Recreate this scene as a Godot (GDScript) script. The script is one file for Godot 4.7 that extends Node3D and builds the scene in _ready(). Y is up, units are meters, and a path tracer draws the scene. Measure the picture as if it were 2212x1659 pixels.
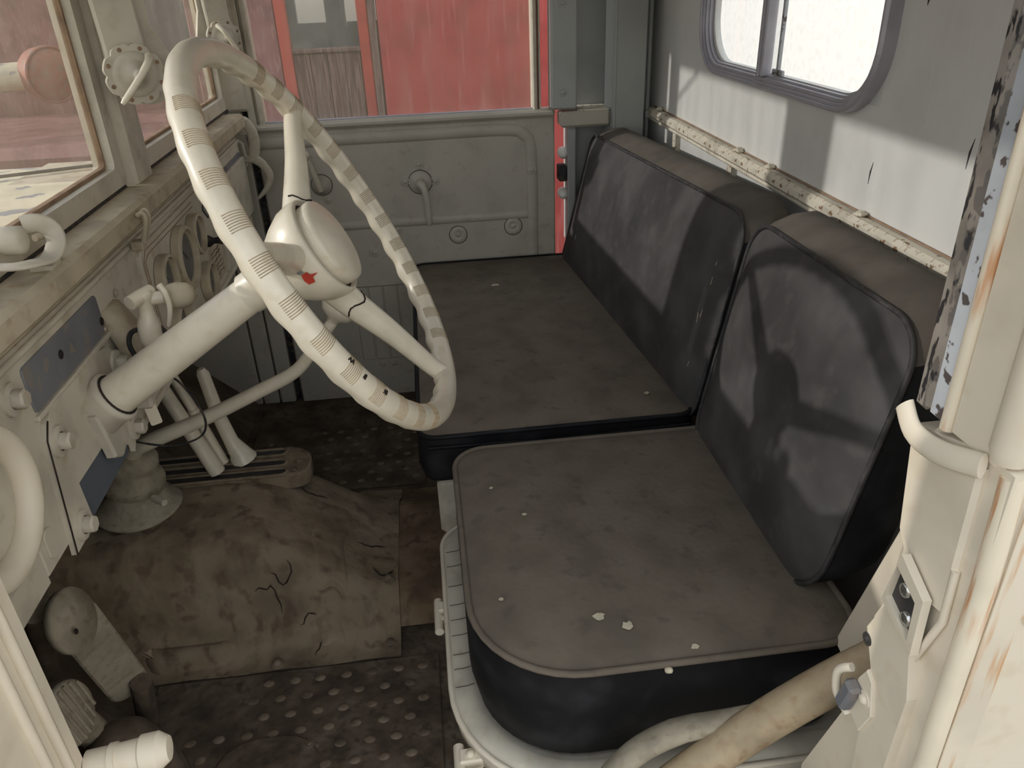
extends Node3D
# Old military truck cab seen through the open driver's door.
# X runs towards the rear of the truck, Y up, Z towards the driver's side; the cab floor is Y = 0.

var M := {}
var names := {}
var rng := RandomNumberGenerator.new()

func _ready():
	rng.seed = 4711
	# ---------------------------------------------------------------- camera
	var cam := Camera3D.new()
	cam.name = "camera"
	cam.fov = 53.05
	cam.near = 0.02
	cam.far = 200.0
	add_child(cam)
	cam.transform = Transform3D(Basis(Vector3(0.99192, -0.03437, 0.12209), Vector3(0.08767, 0.88141, -0.46415), Vector3(-0.09166, 0.47111, 0.87730)).orthonormalized(), Vector3(0, 1.07, 0))
	# ---------------------------------------------------------------- sky and light
	var env := Environment.new()
	env.background_mode = Environment.BG_SKY
	var sm := ProceduralSkyMaterial.new()
	sm.sky_top_color = Color(0.93, 0.96, 1.0)
	sm.sky_horizon_color = Color(1.0, 0.985, 0.95)
	sm.ground_horizon_color = Color(0.62, 0.59, 0.54)
	sm.ground_bottom_color = Color(0.42, 0.40, 0.37)
	sm.sky_energy_multiplier = 1.0
	var sky := Sky.new()
	sky.sky_material = sm
	env.sky = sky
	env.background_energy_multiplier = 1.75
	env.tonemap_mode = Environment.TONE_MAPPER_LINEAR
	env.tonemap_exposure = 1.0
	env.sdfgi_enabled = true
	env.ssao_enabled = true
	env.ssil_enabled = true
	var we := WorldEnvironment.new()
	we.name = "sky"
	we.environment = env
	add_child(we)
	var sun := DirectionalLight3D.new()
	sun.name = "low_sun"
	sun.light_color = Color(1.0, 0.985, 0.96)
	sun.light_energy = 0.95
	sun.light_angular_distance = 1.0
	sun.shadow_enabled = true
	sun.sky_mode = DirectionalLight3D.SKY_MODE_LIGHT_ONLY
	add_child(sun)
	sun.look_at_from_position(Vector3(-5, 3, -1.2), Vector3(-5, 3, -1.2) + Vector3(1, -0.388, 0.085))
	# ---------------------------------------------------------------- build
	materials()
	cab_shell()
	passenger_door()
	rear_wall()
	driver_door_post()
	windshield()
	dashboard()
	steering()
	floor_things()
	seats()
	pedals_and_levers()
	small_fittings()
	outside()

# ==================================================================== helpers: meshes
func S() -> SurfaceTool:
	var st := SurfaceTool.new()
	st.begin(Mesh.PRIMITIVE_TRIANGLES)
	return st

func tri(st, a, b, c):
	st.add_vertex(a)
	st.add_vertex(b)
	st.add_vertex(c)

func quad(st, a, b, c, d):
	tri(st, a, b, c)
	tri(st, a, c, d)

func flat(st):
	st.set_smooth_group(-1)

func smooth(st):
	st.set_smooth_group(0)

# box with chamfered edges; c centre, s full size, bs orientation
func box(st, c: Vector3, s: Vector3, bev := 0.0, bs := Basis.IDENTITY):
	flat(st)
	var h := s * 0.5
	bev = minf(bev, minf(h.x, minf(h.y, h.z)) * 0.95)
	var P = func(x, y, z): return c + bs * Vector3(x, y, z)
	if bev <= 0.0:
		for ax in 3:
			for sg in [-1.0, 1.0]:
				var q := []
				for k in [[-1, -1], [1, -1], [1, 1], [-1, 1]]:
					var v := Vector3.ZERO
					v[ax] = sg * h[ax]
					v[(ax + 1) % 3] = k[0] * h[(ax + 1) % 3]
					v[(ax + 2) % 3] = k[1] * h[(ax + 2) % 3]
					q.append(c + bs * v)
				if sg > 0:
					q.reverse()
				quad(st, q[0], q[1], q[2], q[3])
		return
	# vertex for corner (sx,sy,sz) lying on the face of axis ax
	var V = func(sx, sy, sz, ax):
		var v := Vector3(sx * (h.x - bev), sy * (h.y - bev), sz * (h.z - bev))
		v[ax] = [sx, sy, sz][ax] * h[ax]
		return c + bs * v
	for ax in 3:
		var b1 := (ax + 1) % 3
		var b2 := (ax + 2) % 3
		for sg in [-1, 1]:
			var q := []
			for k in [[-1, -1], [1, -1], [1, 1], [-1, 1]]:
				var e := [0, 0, 0]
				e[ax] = sg
				e[b1] = k[0]
				e[b2] = k[1]
				q.append(V.call(e[0], e[1], e[2], ax))
			if sg > 0:
				q.reverse()
			quad(st, q[0], q[1], q[2], q[3])
		for k in [[-1, -1], [1, -1], [1, 1], [-1, 1]]:
			var e0 := [0, 0, 0]
			var e1 := [0, 0, 0]
			e0[ax] = -1
			e1[ax] = 1
			for e in [e0, e1]:
				e[b1] = k[0]
				e[b2] = k[1]
			var q := [V.call(e0[0], e0[1], e0[2], b1), V.call(e1[0], e1[1], e1[2], b1), V.call(e1[0], e1[1], e1[2], b2), V.call(e0[0], e0[1], e0[2], b2)]
			if k[0] * k[1] < 0:
				q.reverse()
			quad(st, q[0], q[1], q[2], q[3])
	for sx in [-1, 1]:
		for sy in [-1, 1]:
			for sz in [-1, 1]:
				var q := [V.call(sx, sy, sz, 0), V.call(sx, sy, sz, 1), V.call(sx, sy, sz, 2)]
				if sx * sy * sz > 0:
					q.reverse()
				tri(st, q[0], q[1], q[2])

# box given by two corners
func bx(st, x0, x1, y0, y1, z0, z1, bev := 0.002):
	box(st, Vector3((x0 + x1) * 0.5, (y0 + y1) * 0.5, (z0 + z1) * 0.5), Vector3(absf(x1 - x0), absf(y1 - y0), absf(z1 - z0)), bev)

# swept tube; r is a number or one radius for each point; sq flattens the second axis of the section
func tube(st, pts: Array, r, n := 12, caps := true, closed := false, sq := 1.0, up := Vector3.ZERO):
	smooth(st)
	var N := pts.size()
	var rings := []
	var nrm := up
	for i in N:
		var a: Vector3 = pts[(i - 1 + N) % N] if closed else pts[maxi(i - 1, 0)]
		var b: Vector3 = pts[(i + 1) % N] if closed else pts[mini(i + 1, N - 1)]
		var t := (b - a).normalized()
		if nrm == Vector3.ZERO:
			nrm = t.cross(Vector3.UP if absf(t.y) < 0.9 else Vector3.RIGHT)
		nrm = (nrm - t * nrm.dot(t)).normalized()
		var bn := t.cross(nrm)
		var rr: float = r[i] if r is Array else r
		var ring := []
		for k in n:
			var an := TAU * k / n
			ring.append(pts[i] + nrm * cos(an) * rr + bn * sin(an) * rr * sq)
		rings.append(ring)
	for i in (N if closed else N - 1):
		var A = rings[i]
		var B = rings[(i + 1) % N]
		for k in n:
			var k2 := (k + 1) % n
			quad(st, A[k], B[k], B[k2], A[k2])
	if caps and not closed:
		flat(st)
		for k in n:
			tri(st, pts[0], rings[0][k], rings[0][(k + 1) % n])
			tri(st, pts[N - 1], rings[N - 1][(k + 1) % n], rings[N - 1][k])

func axes(d: Vector3) -> Array:
	d = d.normalized()
	var u := d.cross(Vector3.UP if absf(d.y) < 0.9 else Vector3.RIGHT).normalized()
	return [u, d.cross(u).normalized(), d]

# turned shape: prof is a list of [radius, height] along axis d from point o; sharp corners where sharp is true
func lathe(st, o: Vector3, d: Vector3, prof: Array, n := 24, sharp := false, sq := 1.0):
	var ax := axes(d)
	for i in prof.size() - 1:
		if sharp:
			st.set_smooth_group(i + 1)
		else:
			smooth(st)
		for k in n:
			var a0 := TAU * k / n
			var a1 := TAU * (k + 1) / n
			var e0: Vector3 = ax[0] * cos(a0) + ax[1] * sin(a0) * sq
			var e1: Vector3 = ax[0] * cos(a1) + ax[1] * sin(a1) * sq
			var p: Array = prof[i]
			var q: Array = prof[i + 1]
			var A: Vector3 = o + e0 * p[0] + ax[2] * p[1]
			var B: Vector3 = o + e1 * p[0] + ax[2] * p[1]
			var C: Vector3 = o + e1 * q[0] + ax[2] * q[1]
			var D: Vector3 = o + e0 * q[0] + ax[2] * q[1]
			if p[0] > 1e-6:
				tri(st, A, C, B)
			if q[0] > 1e-6:
				tri(st, A, D, C)

# rounded rectangle outline, counter clockwise; r one radius or [x0y0, x1y0, x1y1, x0y1]
func rrect(x0, x1, y0, y1, r, k := 5) -> Array:
	var rr: Array = r if r is Array else [r, r, r, r]
	var out := []
	var cs := [[x0, y0, 1, 1, PI], [x1, y0, -1, 1, PI * 1.5], [x1, y1, -1, -1, 0.0], [x0, y1, 1, -1, PI * 0.5]]
	for i in 4:
		var c: Array = cs[i]
		var q: float = rr[i]
		for j in k + 1:
			var an: float = c[4] + PI * 0.5 * j / k
			out.append(Vector2(c[0] + c[2] * q + cos(an) * q, c[1] + c[3] * q + sin(an) * q))
	return out

func on_plane(pts: Array, o: Vector3, u: Vector3, v: Vector3) -> Array:
	var out := []
	for p in pts:
		out.append(o + u * p.x + v * p.y)
	return out

func shift(pts: Array, d: Vector3) -> Array:
	var out := []
	for p in pts:
		out.append(p + d)
	return out

# plate: a polygon given in a plane, with thickness d (a vector) and a small chamfer on the front
func prism(st, poly: Array, o: Vector3, u: Vector3, v: Vector3, d: Vector3, bev := 0.0):
	flat(st)
	var p2 := PackedVector2Array(poly)
	if Geometry2D.is_polygon_clockwise(p2):
		p2.reverse()
	var top := p2
	if bev > 0.0:
		var off := Geometry2D.offset_polygon(p2, -bev)
		if off.size() > 0 and off[0].size() == p2.size():
			top = off[0]
			# line the offset up with the outline
			var best := 0
			for s in top.size():
				if top[s].distance_to(p2[0]) < top[best].distance_to(p2[0]):
					best = s
			var t2 := PackedVector2Array()
			for s in top.size():
				t2.append(top[(s + best) % top.size()])
			top = t2
			if Geometry2D.is_polygon_clockwise(top):
				top = p2
	var dn := d.normalized()
	var lo := d - dn * bev if bev > 0.0 else d
	var idx := Geometry2D.triangulate_polygon(top)
	for i in range(0, idx.size(), 3):
		tri(st, o + u * top[idx[i]].x + v * top[idx[i]].y + d, o + u * top[idx[i + 1]].x + v * top[idx[i + 1]].y + d, o + u * top[idx[i + 2]].x + v * top[idx[i + 2]].y + d)
	idx = Geometry2D.triangulate_polygon(p2)
	for i in range(0, idx.size(), 3):
		tri(st, o + u * p2[idx[i]].x + v * p2[idx[i]].y, o + u * p2[idx[i + 2]].x + v * p2[idx[i + 2]].y, o + u * p2[idx[i + 1]].x + v * p2[idx[i + 1]].y)
	var n := p2.size()
	for i in n:
		var j := (i + 1) % n
		var A := o + u * p2[i].x + v * p2[i].y
		var B := o + u * p2[j].x + v * p2[j].y
		quad(st, A, B, B + lo, A + lo)
		if lo != d:
			quad(st, A + lo, B + lo, o + u * top[j].x + v * top[j].y + d, o + u * top[i].x + v * top[i].y + d)

# joins loops of equal length; cap0/cap1 close the ends with a fan
func loft(st, loops: Array, cap0 := true, cap1 := true, sm := true, closed := false):
	if sm:
		smooth(st)
	else:
		flat(st)
	var n: int = loops[0].size()
	for i in (loops.size() if closed else loops.size() - 1):
		var A: Array = loops[i]
		var B: Array = loops[(i + 1) % loops.size()]
		for k in n:
			var k2 := (k + 1) % n
			quad(st, A[k], A[k2], B[k2], B[k])
	for e in 2:
		if (e == 0 and cap0) or (e == 1 and cap1):
			var L: Array = loops[0] if e == 0 else loops[loops.size() - 1]
			var c := Vector3.ZERO
			for p in L:
				c += p
			c /= n
			for k in n:
				if e == 0:
					tri(st, c, L[(k + 1) % n], L[k])
				else:
					tri(st, c, L[k], L[(k + 1) % n])

# flat ring (frame) between two outlines with thickness d
func frame(st, outer: Array, inner: Array, o, u, v, d: Vector3):
	var A := on_plane(outer, o, u, v)
	var B := on_plane(inner, o, u, v)
	loft(st, [A, B, shift(B, d), shift(A, d)], false, false, false, true)

# a grid surface from a function of (s, t) in 0..1
func patch(st, nu: int, nv: int, f: Callable):
	smooth(st)
	var g := []
	for i in nu + 1:
		var row := []
		for j in nv + 1:
			row.append(f.call(float(i) / nu, float(j) / nv))
		g.append(row)
	for i in nu:
		for j in nv:
			quad(st, g[i][j], g[i][j + 1], g[i + 1][j + 1], g[i + 1][j])

func curve(pts: Array, n := 40, closed := false) -> Array:
	var out := []
	var N := pts.size()
	for i in n + (0 if closed else 1):
		var t := float(i) / n * (N if closed else N - 1)
		var k := int(floor(t))
		var f := t - k
		if not closed and k >= N - 1:
			k = N - 2
			f = 1.0
		var a: Vector3 = pts[(k - 1 + N) % N] if closed else pts[maxi(k - 1, 0)]
		var b: Vector3 = pts[k % N]
		var c: Vector3 = pts[(k + 1) % N]
		var d: Vector3 = pts[(k + 2) % N] if closed else pts[mini(k + 2, N - 1)]
		out.append(b.cubic_interpolate(c, a, d, f))
	return out

# ==================================================================== helpers: objects
func numbered(called: String) -> String:
	var n: int = names.get(called, 0)
	names[called] = n + 1
	return called if n == 0 else "%s_%03d" % [called, n]

func thing(called: String, label: String, category: String, at := Vector3.ZERO, group := "") -> Node3D:
	var o := Node3D.new()
	o.name = numbered(called)
	o.position = at
	add_child(o)
	o.set_meta("label", label)
	o.set_meta("category", category)
	if group:
		o.set_meta("group", group)
	return o

func struct(called: String, label: String, category: String, at := Vector3.ZERO) -> Node3D:
	var o := thing(called, label, category, at)
	o.set_meta("kind", "structure")
	return o

func done(st) -> ArrayMesh:
	st.generate_normals()
	return st.commit()

# commits a shape (in world coordinates) as a part of its thing
func part(parent: Node3D, called: String, st, m: Material, label := "") -> MeshInstance3D:
	var o := MeshInstance3D.new()
	o.name = called
	o.mesh = done(st)
	o.material_override = null
	for i in o.mesh.get_surface_count():
		o.mesh.surface_set_material(i, m)
	parent.add_child(o, true)
	if parent.get_parent() == self:
		o.position = -parent.position
	if label:
		o.set_meta("label", label)
	return o

# puts a shared mesh (its own coordinates) as a part; t in world coordinates
func put(parent: Node3D, called: String, mesh: Mesh, t: Transform3D, label := "") -> MeshInstance3D:
	var o := MeshInstance3D.new()
	o.name = called
	o.mesh = mesh
	parent.add_child(o, true)
	if parent.get_parent() == self:
		t.origin -= parent.position
	o.transform = t
	if label:
		o.set_meta("label", label)
	return o

func shared(st, m: Material) -> ArrayMesh:
	var a := done(st)
	a.surface_set_material(0, m)
	return a

# basis whose z axis is d
func facing(d: Vector3, spin := 0.0) -> Basis:
	var a := axes(d)
	return Basis(a[0], a[1], a[2]) * Basis(Vector3(0, 0, 1), spin)

var bolt_meshes := {}
# hexagon bolt with washer, axis z
func bolt(r: float, h: float, m: Material, hex := true) -> ArrayMesh:
	var key := "%.4f %.4f %s %d" % [r, h, m.resource_name, int(hex)]
	if not bolt_meshes.has(key):
		var st := S()
		lathe(st, Vector3.ZERO, Vector3(0, 0, 1), [[r * 1.7, 0], [r * 1.65, h * 0.22], [r * 1.0, h * 0.3]], 16, true)
		if hex:
			lathe(st, Vector3.ZERO, Vector3(0, 0, 1), [[r, h * 0.2], [r, h * 0.85], [r * 0.82, h], [0, h]], 6, true)
		else:
			lathe(st, Vector3.ZERO, Vector3(0, 0, 1), [[r * 1.1, h * 0.25], [r * 0.95, h * 0.7], [r * 0.5, h], [0, h * 1.05]], 14)
		bolt_meshes[key] = shared(st, m)
	return bolt_meshes[key]

# round head rivet or screw with a shallow cup washer, axis z
func screw(r: float, m: Material) -> ArrayMesh:
	var key := "screw %.4f %s" % [r, m.resource_name]
	if not bolt_meshes.has(key):
		var st := S()
		lathe(st, Vector3.ZERO, Vector3(0, 0, 1), [[r, 0], [r * 0.93, r * 0.16], [r * 0.62, r * 0.05], [r * 0.5, r * 0.05], [r * 0.46, r * 0.3], [r * 0.25, r * 0.4], [0, r * 0.42]], 18)
		bolt_meshes[key] = shared(st, m)
	return bolt_meshes[key]

# ==================================================================== materials
func ramp(cols: Array, offs: Array) -> Gradient:
	var g := Gradient.new()
	g.colors = PackedColorArray(cols)
	g.offsets = PackedFloat32Array(offs)
	return g

func noise(fr: float, sd: int, rp: Gradient, kind := FastNoiseLite.TYPE_SIMPLEX_SMOOTH, oct := 5, size := 512) -> NoiseTexture2D:
	var f := FastNoiseLite.new()
	f.seed = sd
	f.noise_type = kind
	f.frequency = fr
	f.fractal_octaves = oct
	var t := NoiseTexture2D.new()
	t.width = size
	t.height = size
	t.seamless = true
	t.normalize = true
	t.noise = f
	t.color_ramp = rp
	return t

func bump_noise(fr: float, sd: int) -> NoiseTexture2D:
	return noise(fr, sd, ramp([Color.BLACK, Color.WHITE], [0.2, 0.8]), FastNoiseLite.TYPE_SIMPLEX_SMOOTH, 4, 256)

# painted, dusty or dirty surface: base colour with mottling, plus specks or stains of another colour with their own outline
func mat(called: String, c: Color, vary: float, rough: float, sc := 1.0, spot = null, spot_at := 0.66, spot_soft := 0.06, spot_sc := 2.0, o := {}) -> StandardMaterial3D:
	var m := StandardMaterial3D.new()
	m.resource_name = called
	var lo := c.darkened(vary)
	var hi := c.lightened(vary * 0.45)
	m.albedo_texture = noise(o.get("freq", 0.012), called.hash() % 1000, ramp([lo, c, hi], [0.22, 0.5, 0.8]))
	m.uv1_triplanar = true
	m.uv1_world_triplanar = true
	m.uv1_scale = Vector3.ONE * sc * (o.get("stretch", Vector3.ONE) as Vector3)
	m.uv1_triplanar_sharpness = 6.0
	m.roughness = rough
	m.metallic = o.get("metal", 0.0)
	m.metallic_specular = o.get("spec", 0.5)
	if spot != null:
		var sc0: Color = spot
		m.detail_enabled = true
		m.detail_blend_mode = BaseMaterial3D.BLEND_MODE_MIX
		m.detail_uv_layer = BaseMaterial3D.DETAIL_UV_2
		m.detail_albedo = noise(o.get("spot_freq", 0.02), (called.hash() + 7) % 1000, ramp([Color(sc0, 0), Color(sc0, 0), sc0], [0.0, spot_at, minf(1.0, spot_at + spot_soft)]))
		m.uv2_triplanar = true
		m.uv2_world_triplanar = true
		m.uv2_scale = Vector3.ONE * spot_sc * (o.get("spot_stretch", Vector3.ONE) as Vector3)
	if o.has("bump"):
		m.heightmap_enabled = true
		m.heightmap_texture = bump_noise(o.get("bump_freq", 0.03), 11)
		m.heightmap_scale = o["bump"]
	if o.has("coat"):
		m.clearcoat_enabled = true
		m.clearcoat = o["coat"]
		m.clearcoat_roughness = 0.25
	return m

func rgb(r, g, b, a := 255) -> Color:
	return Color(r / 255.0, g / 255.0, b / 255.0, a / 255.0)

func materials():
	M.paint = mat("paint", rgb(200, 192, 174), 0.09, 0.6, 1.3, Color(rgb(158, 138, 110), 0.45), 0.6, 0.3, 2.2)
	M.paint_far = mat("paint_far", rgb(186, 180, 166), 0.05, 0.5, 1.1, Color(rgb(150, 128, 106), 0.35), 0.72, 0.2, 2.5)
	M.dusty = mat("dusty_paint", rgb(186, 174, 150), 0.10, 0.85, 1.6, Color(rgb(148, 126, 98), 0.6), 0.55, 0.3, 2.0)
	M.wall = mat("wall_paint", rgb(212, 211, 206), 0.03, 0.5, 0.7, Color(rgb(220, 218, 213), 0.4), 0.6, 0.3, 1.0, {"spot_stretch": Vector3(6, 0.5, 6)})
	M.pillar = mat("pillar_paint", rgb(168, 171, 167), 0.05, 0.5, 0.8)
	M.cream = mat("cream_paint", rgb(220, 209, 188), 0.05, 0.5, 1.0, Color(rgb(204, 188, 160), 0.4), 0.62, 0.25, 2.0)
	M.wheel = mat("wheel_cream", rgb(226, 216, 194), 0.04, 0.38, 2.0, Color(rgb(196, 178, 142), 0.4), 0.62, 0.25, 3.0, {"coat": 0.35})
	M.flaking = mat("flaking_paint", rgb(212, 204, 186), 0.10, 0.7, 2.0, rgb(134, 106, 78), 0.73, 0.03, 6.0, {"bump": 0.12})
	M.rust = mat("rust", rgb(150, 96, 52), 0.3, 0.9, 3.0, rgb(92, 58, 38), 0.55, 0.1, 4.0)
	M.vinyl = mat("black_vinyl", rgb(24, 24, 26), 0.18, 0.6, 1.2, Color(rgb(46, 45, 44), 0.4), 0.62, 0.3, 2.0, {"bump": 0.02, "bump_freq": 0.2, "spec": 0.3})
	M.vinyl_dust = mat("dusty_vinyl", rgb(67, 65, 64), 0.16, 0.7, 0.9, Color(rgb(88, 83, 79), 0.5), 0.58, 0.3, 2.0, {"bump": 0.02, "bump_freq": 0.2, "spec": 0.4})
	M.seat_dust = mat("seat_dust", rgb(105, 95, 82), 0.08, 0.95, 1.5, Color(rgb(82, 73, 65), 0.6), 0.68, 0.22, 2.2, {"bump": 0.03, "bump_freq": 0.2})
	M.floor = mat("dirty_floor", rgb(92, 78, 63), 0.22, 0.95, 1.6, Color(rgb(62, 51, 42), 0.7), 0.58, 0.25, 3.0, {"bump": 0.15, "bump_freq": 0.1})
	M.tunnel = mat("tunnel_dust", rgb(130, 115, 93), 0.16, 0.95, 1.3, Color(rgb(82, 66, 51), 0.75), 0.6, 0.22, 2.0, {"bump": 0.25, "bump_freq": 0.05})
	M.stud = mat("stud_wear", rgb(116, 101, 83), 0.2, 0.8, 4.0)
	M.dark = mat("dark_steel", rgb(44, 42, 40), 0.2, 0.7, 2.0)
	M.rubber = mat("black_rubber", rgb(26, 26, 28), 0.25, 0.75, 3.0, rgb(78, 66, 52), 0.62, 0.06, 4.0)
	M.crack = mat("crack_dark", rgb(40, 28, 20), 0.2, 0.9, 4.0)
	M.plate = mat("blue_grey_plate", rgb(112, 114, 119), 0.08, 0.6, 1.5, Color(rgb(134, 124, 114), 0.7), 0.6, 0.1, 2.0)
	M.plate_dark = mat("slate_plate", rgb(88, 94, 101), 0.06, 0.6, 1.5)
	M.gauge = mat("gauge_glass", rgb(96, 96, 98), 0.06, 0.25, 3.0)
	M.alu = mat("aluminium", rgb(172, 170, 176), 0.05, 0.45, 3.0, null, 0.6, 0.1, 1.0, {"metal": 0.25})
	M.seal = mat("blue_grey_seal", rgb(166, 169, 173), 0.07, 0.6, 2.0, rgb(70, 62, 58), 0.68, 0.04, 4.0)
	M.chrome = mat("chrome", rgb(190, 190, 186), 0.05, 0.2, 3.0, null, 0.6, 0.1, 1.0, {"metal": 0.9})
	M.speck = mat("pale_dropping", rgb(196, 186, 160), 0.15, 0.9, 9.0)
	M.red = mat("red_paint", rgb(174, 72, 67), 0.07, 0.5, 0.7, Color(rgb(204, 140, 136), 0.35), 0.6, 0.3, 0.7, {"spot_stretch": Vector3(5, 0.35, 5)})
	M.red_frame = mat("red_frame", rgb(178, 76, 62), 0.08, 0.6, 0.9)
	M.maroon = mat("faded_maroon", rgb(138, 94, 90), 0.12, 0.7, 1.0, Color(rgb(168, 136, 130), 0.5), 0.55, 0.3, 2.0, {"spot_stretch": Vector3(2, 0.6, 2)})
	M.wood = mat("weathered_wood", rgb(122, 98, 88), 0.25, 0.8, 0.9, rgb(88, 68, 60), 0.55, 0.1, 1.0, {"stretch": Vector3(6, 0.5, 6), "spot_stretch": Vector3(9, 0.5, 9)})
	M.hood = mat("hood_paint", rgb(214, 203, 172), 0.08, 0.6, 0.8, rgb(134, 134, 136), 0.68, 0.02, 1.3, {"spot_freq": 0.012})
	M.ground = mat("shed_floor", rgb(120, 112, 100), 0.15, 0.95, 0.3)
	M.roof = mat("roof_lining", rgb(176, 172, 164), 0.05, 0.8, 0.5)
	M.red_chip = mat("red_chip", rgb(186, 58, 40), 0.1, 0.6, 3.0)
	M.gasket = mat("brown_gasket", rgb(150, 124, 98), 0.15, 0.9, 3.0)
	M.lamp_red = mat("dull_lamp_red", rgb(172, 112, 96), 0.12, 0.5, 1.2, Color(rgb(150, 138, 124), 0.7), 0.55, 0.15, 2.0)
	M.pedal = mat("pedal_grey", rgb(160, 150, 130), 0.12, 0.9, 2.5, Color(rgb(116, 102, 82), 0.6), 0.6, 0.2, 5.0)
	M.brown_sheet = mat("brown_sheet", rgb(112, 92, 70), 0.2, 0.95, 1.5, Color(rgb(72, 56, 42), 0.7), 0.58, 0.25, 2.5)
	M.band_dust = mat("band_dust", rgb(94, 86, 77), 0.10, 0.9, 1.2, Color(rgb(78, 73, 69), 0.6), 0.6, 0.25, 2.5)
	M.piping = mat("piping_vinyl", rgb(46, 44, 44), 0.2, 0.7, 3.0, Color(rgb(72, 67, 62), 0.6), 0.55, 0.2, 5.0)
	M.white = mat("white_paint", rgb(232, 230, 224), 0.04, 0.45, 1.0)
	# dusty glass: a thin pale film with wipe streaks lies on the panes
	for g in [["glass_front", 0.28, 21], ["glass_side", 0.2, 22], ["glass_rear", 0.05, 23]]:
		var m := StandardMaterial3D.new()
		m.resource_name = g[0]
		m.transparency = BaseMaterial3D.TRANSPARENCY_ALPHA
		m.albedo_texture = noise(0.008, g[2], ramp([Color(0.84, 0.8, 0.72, g[1] * 0.9), Color(0.86, 0.82, 0.75, g[1]), Color(0.9, 0.87, 0.8, minf(1.0, g[1] * 1.12))], [0.25, 0.55, 0.85]))
		m.roughness = 0.32
		m.uv1_triplanar = true
		m.uv1_world_triplanar = true
		m.uv1_scale = Vector3(5.0, 0.8, 5.0)
		M[g[0]] = m
	var cg := StandardMaterial3D.new()
	cg.resource_name = "clear_glass"
	cg.transparency = BaseMaterial3D.TRANSPARENCY_ALPHA
	cg.albedo_color = Color(0.9, 0.97, 0.95, 0.06)
	cg.roughness = 0.04
	M.glass = cg

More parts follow.
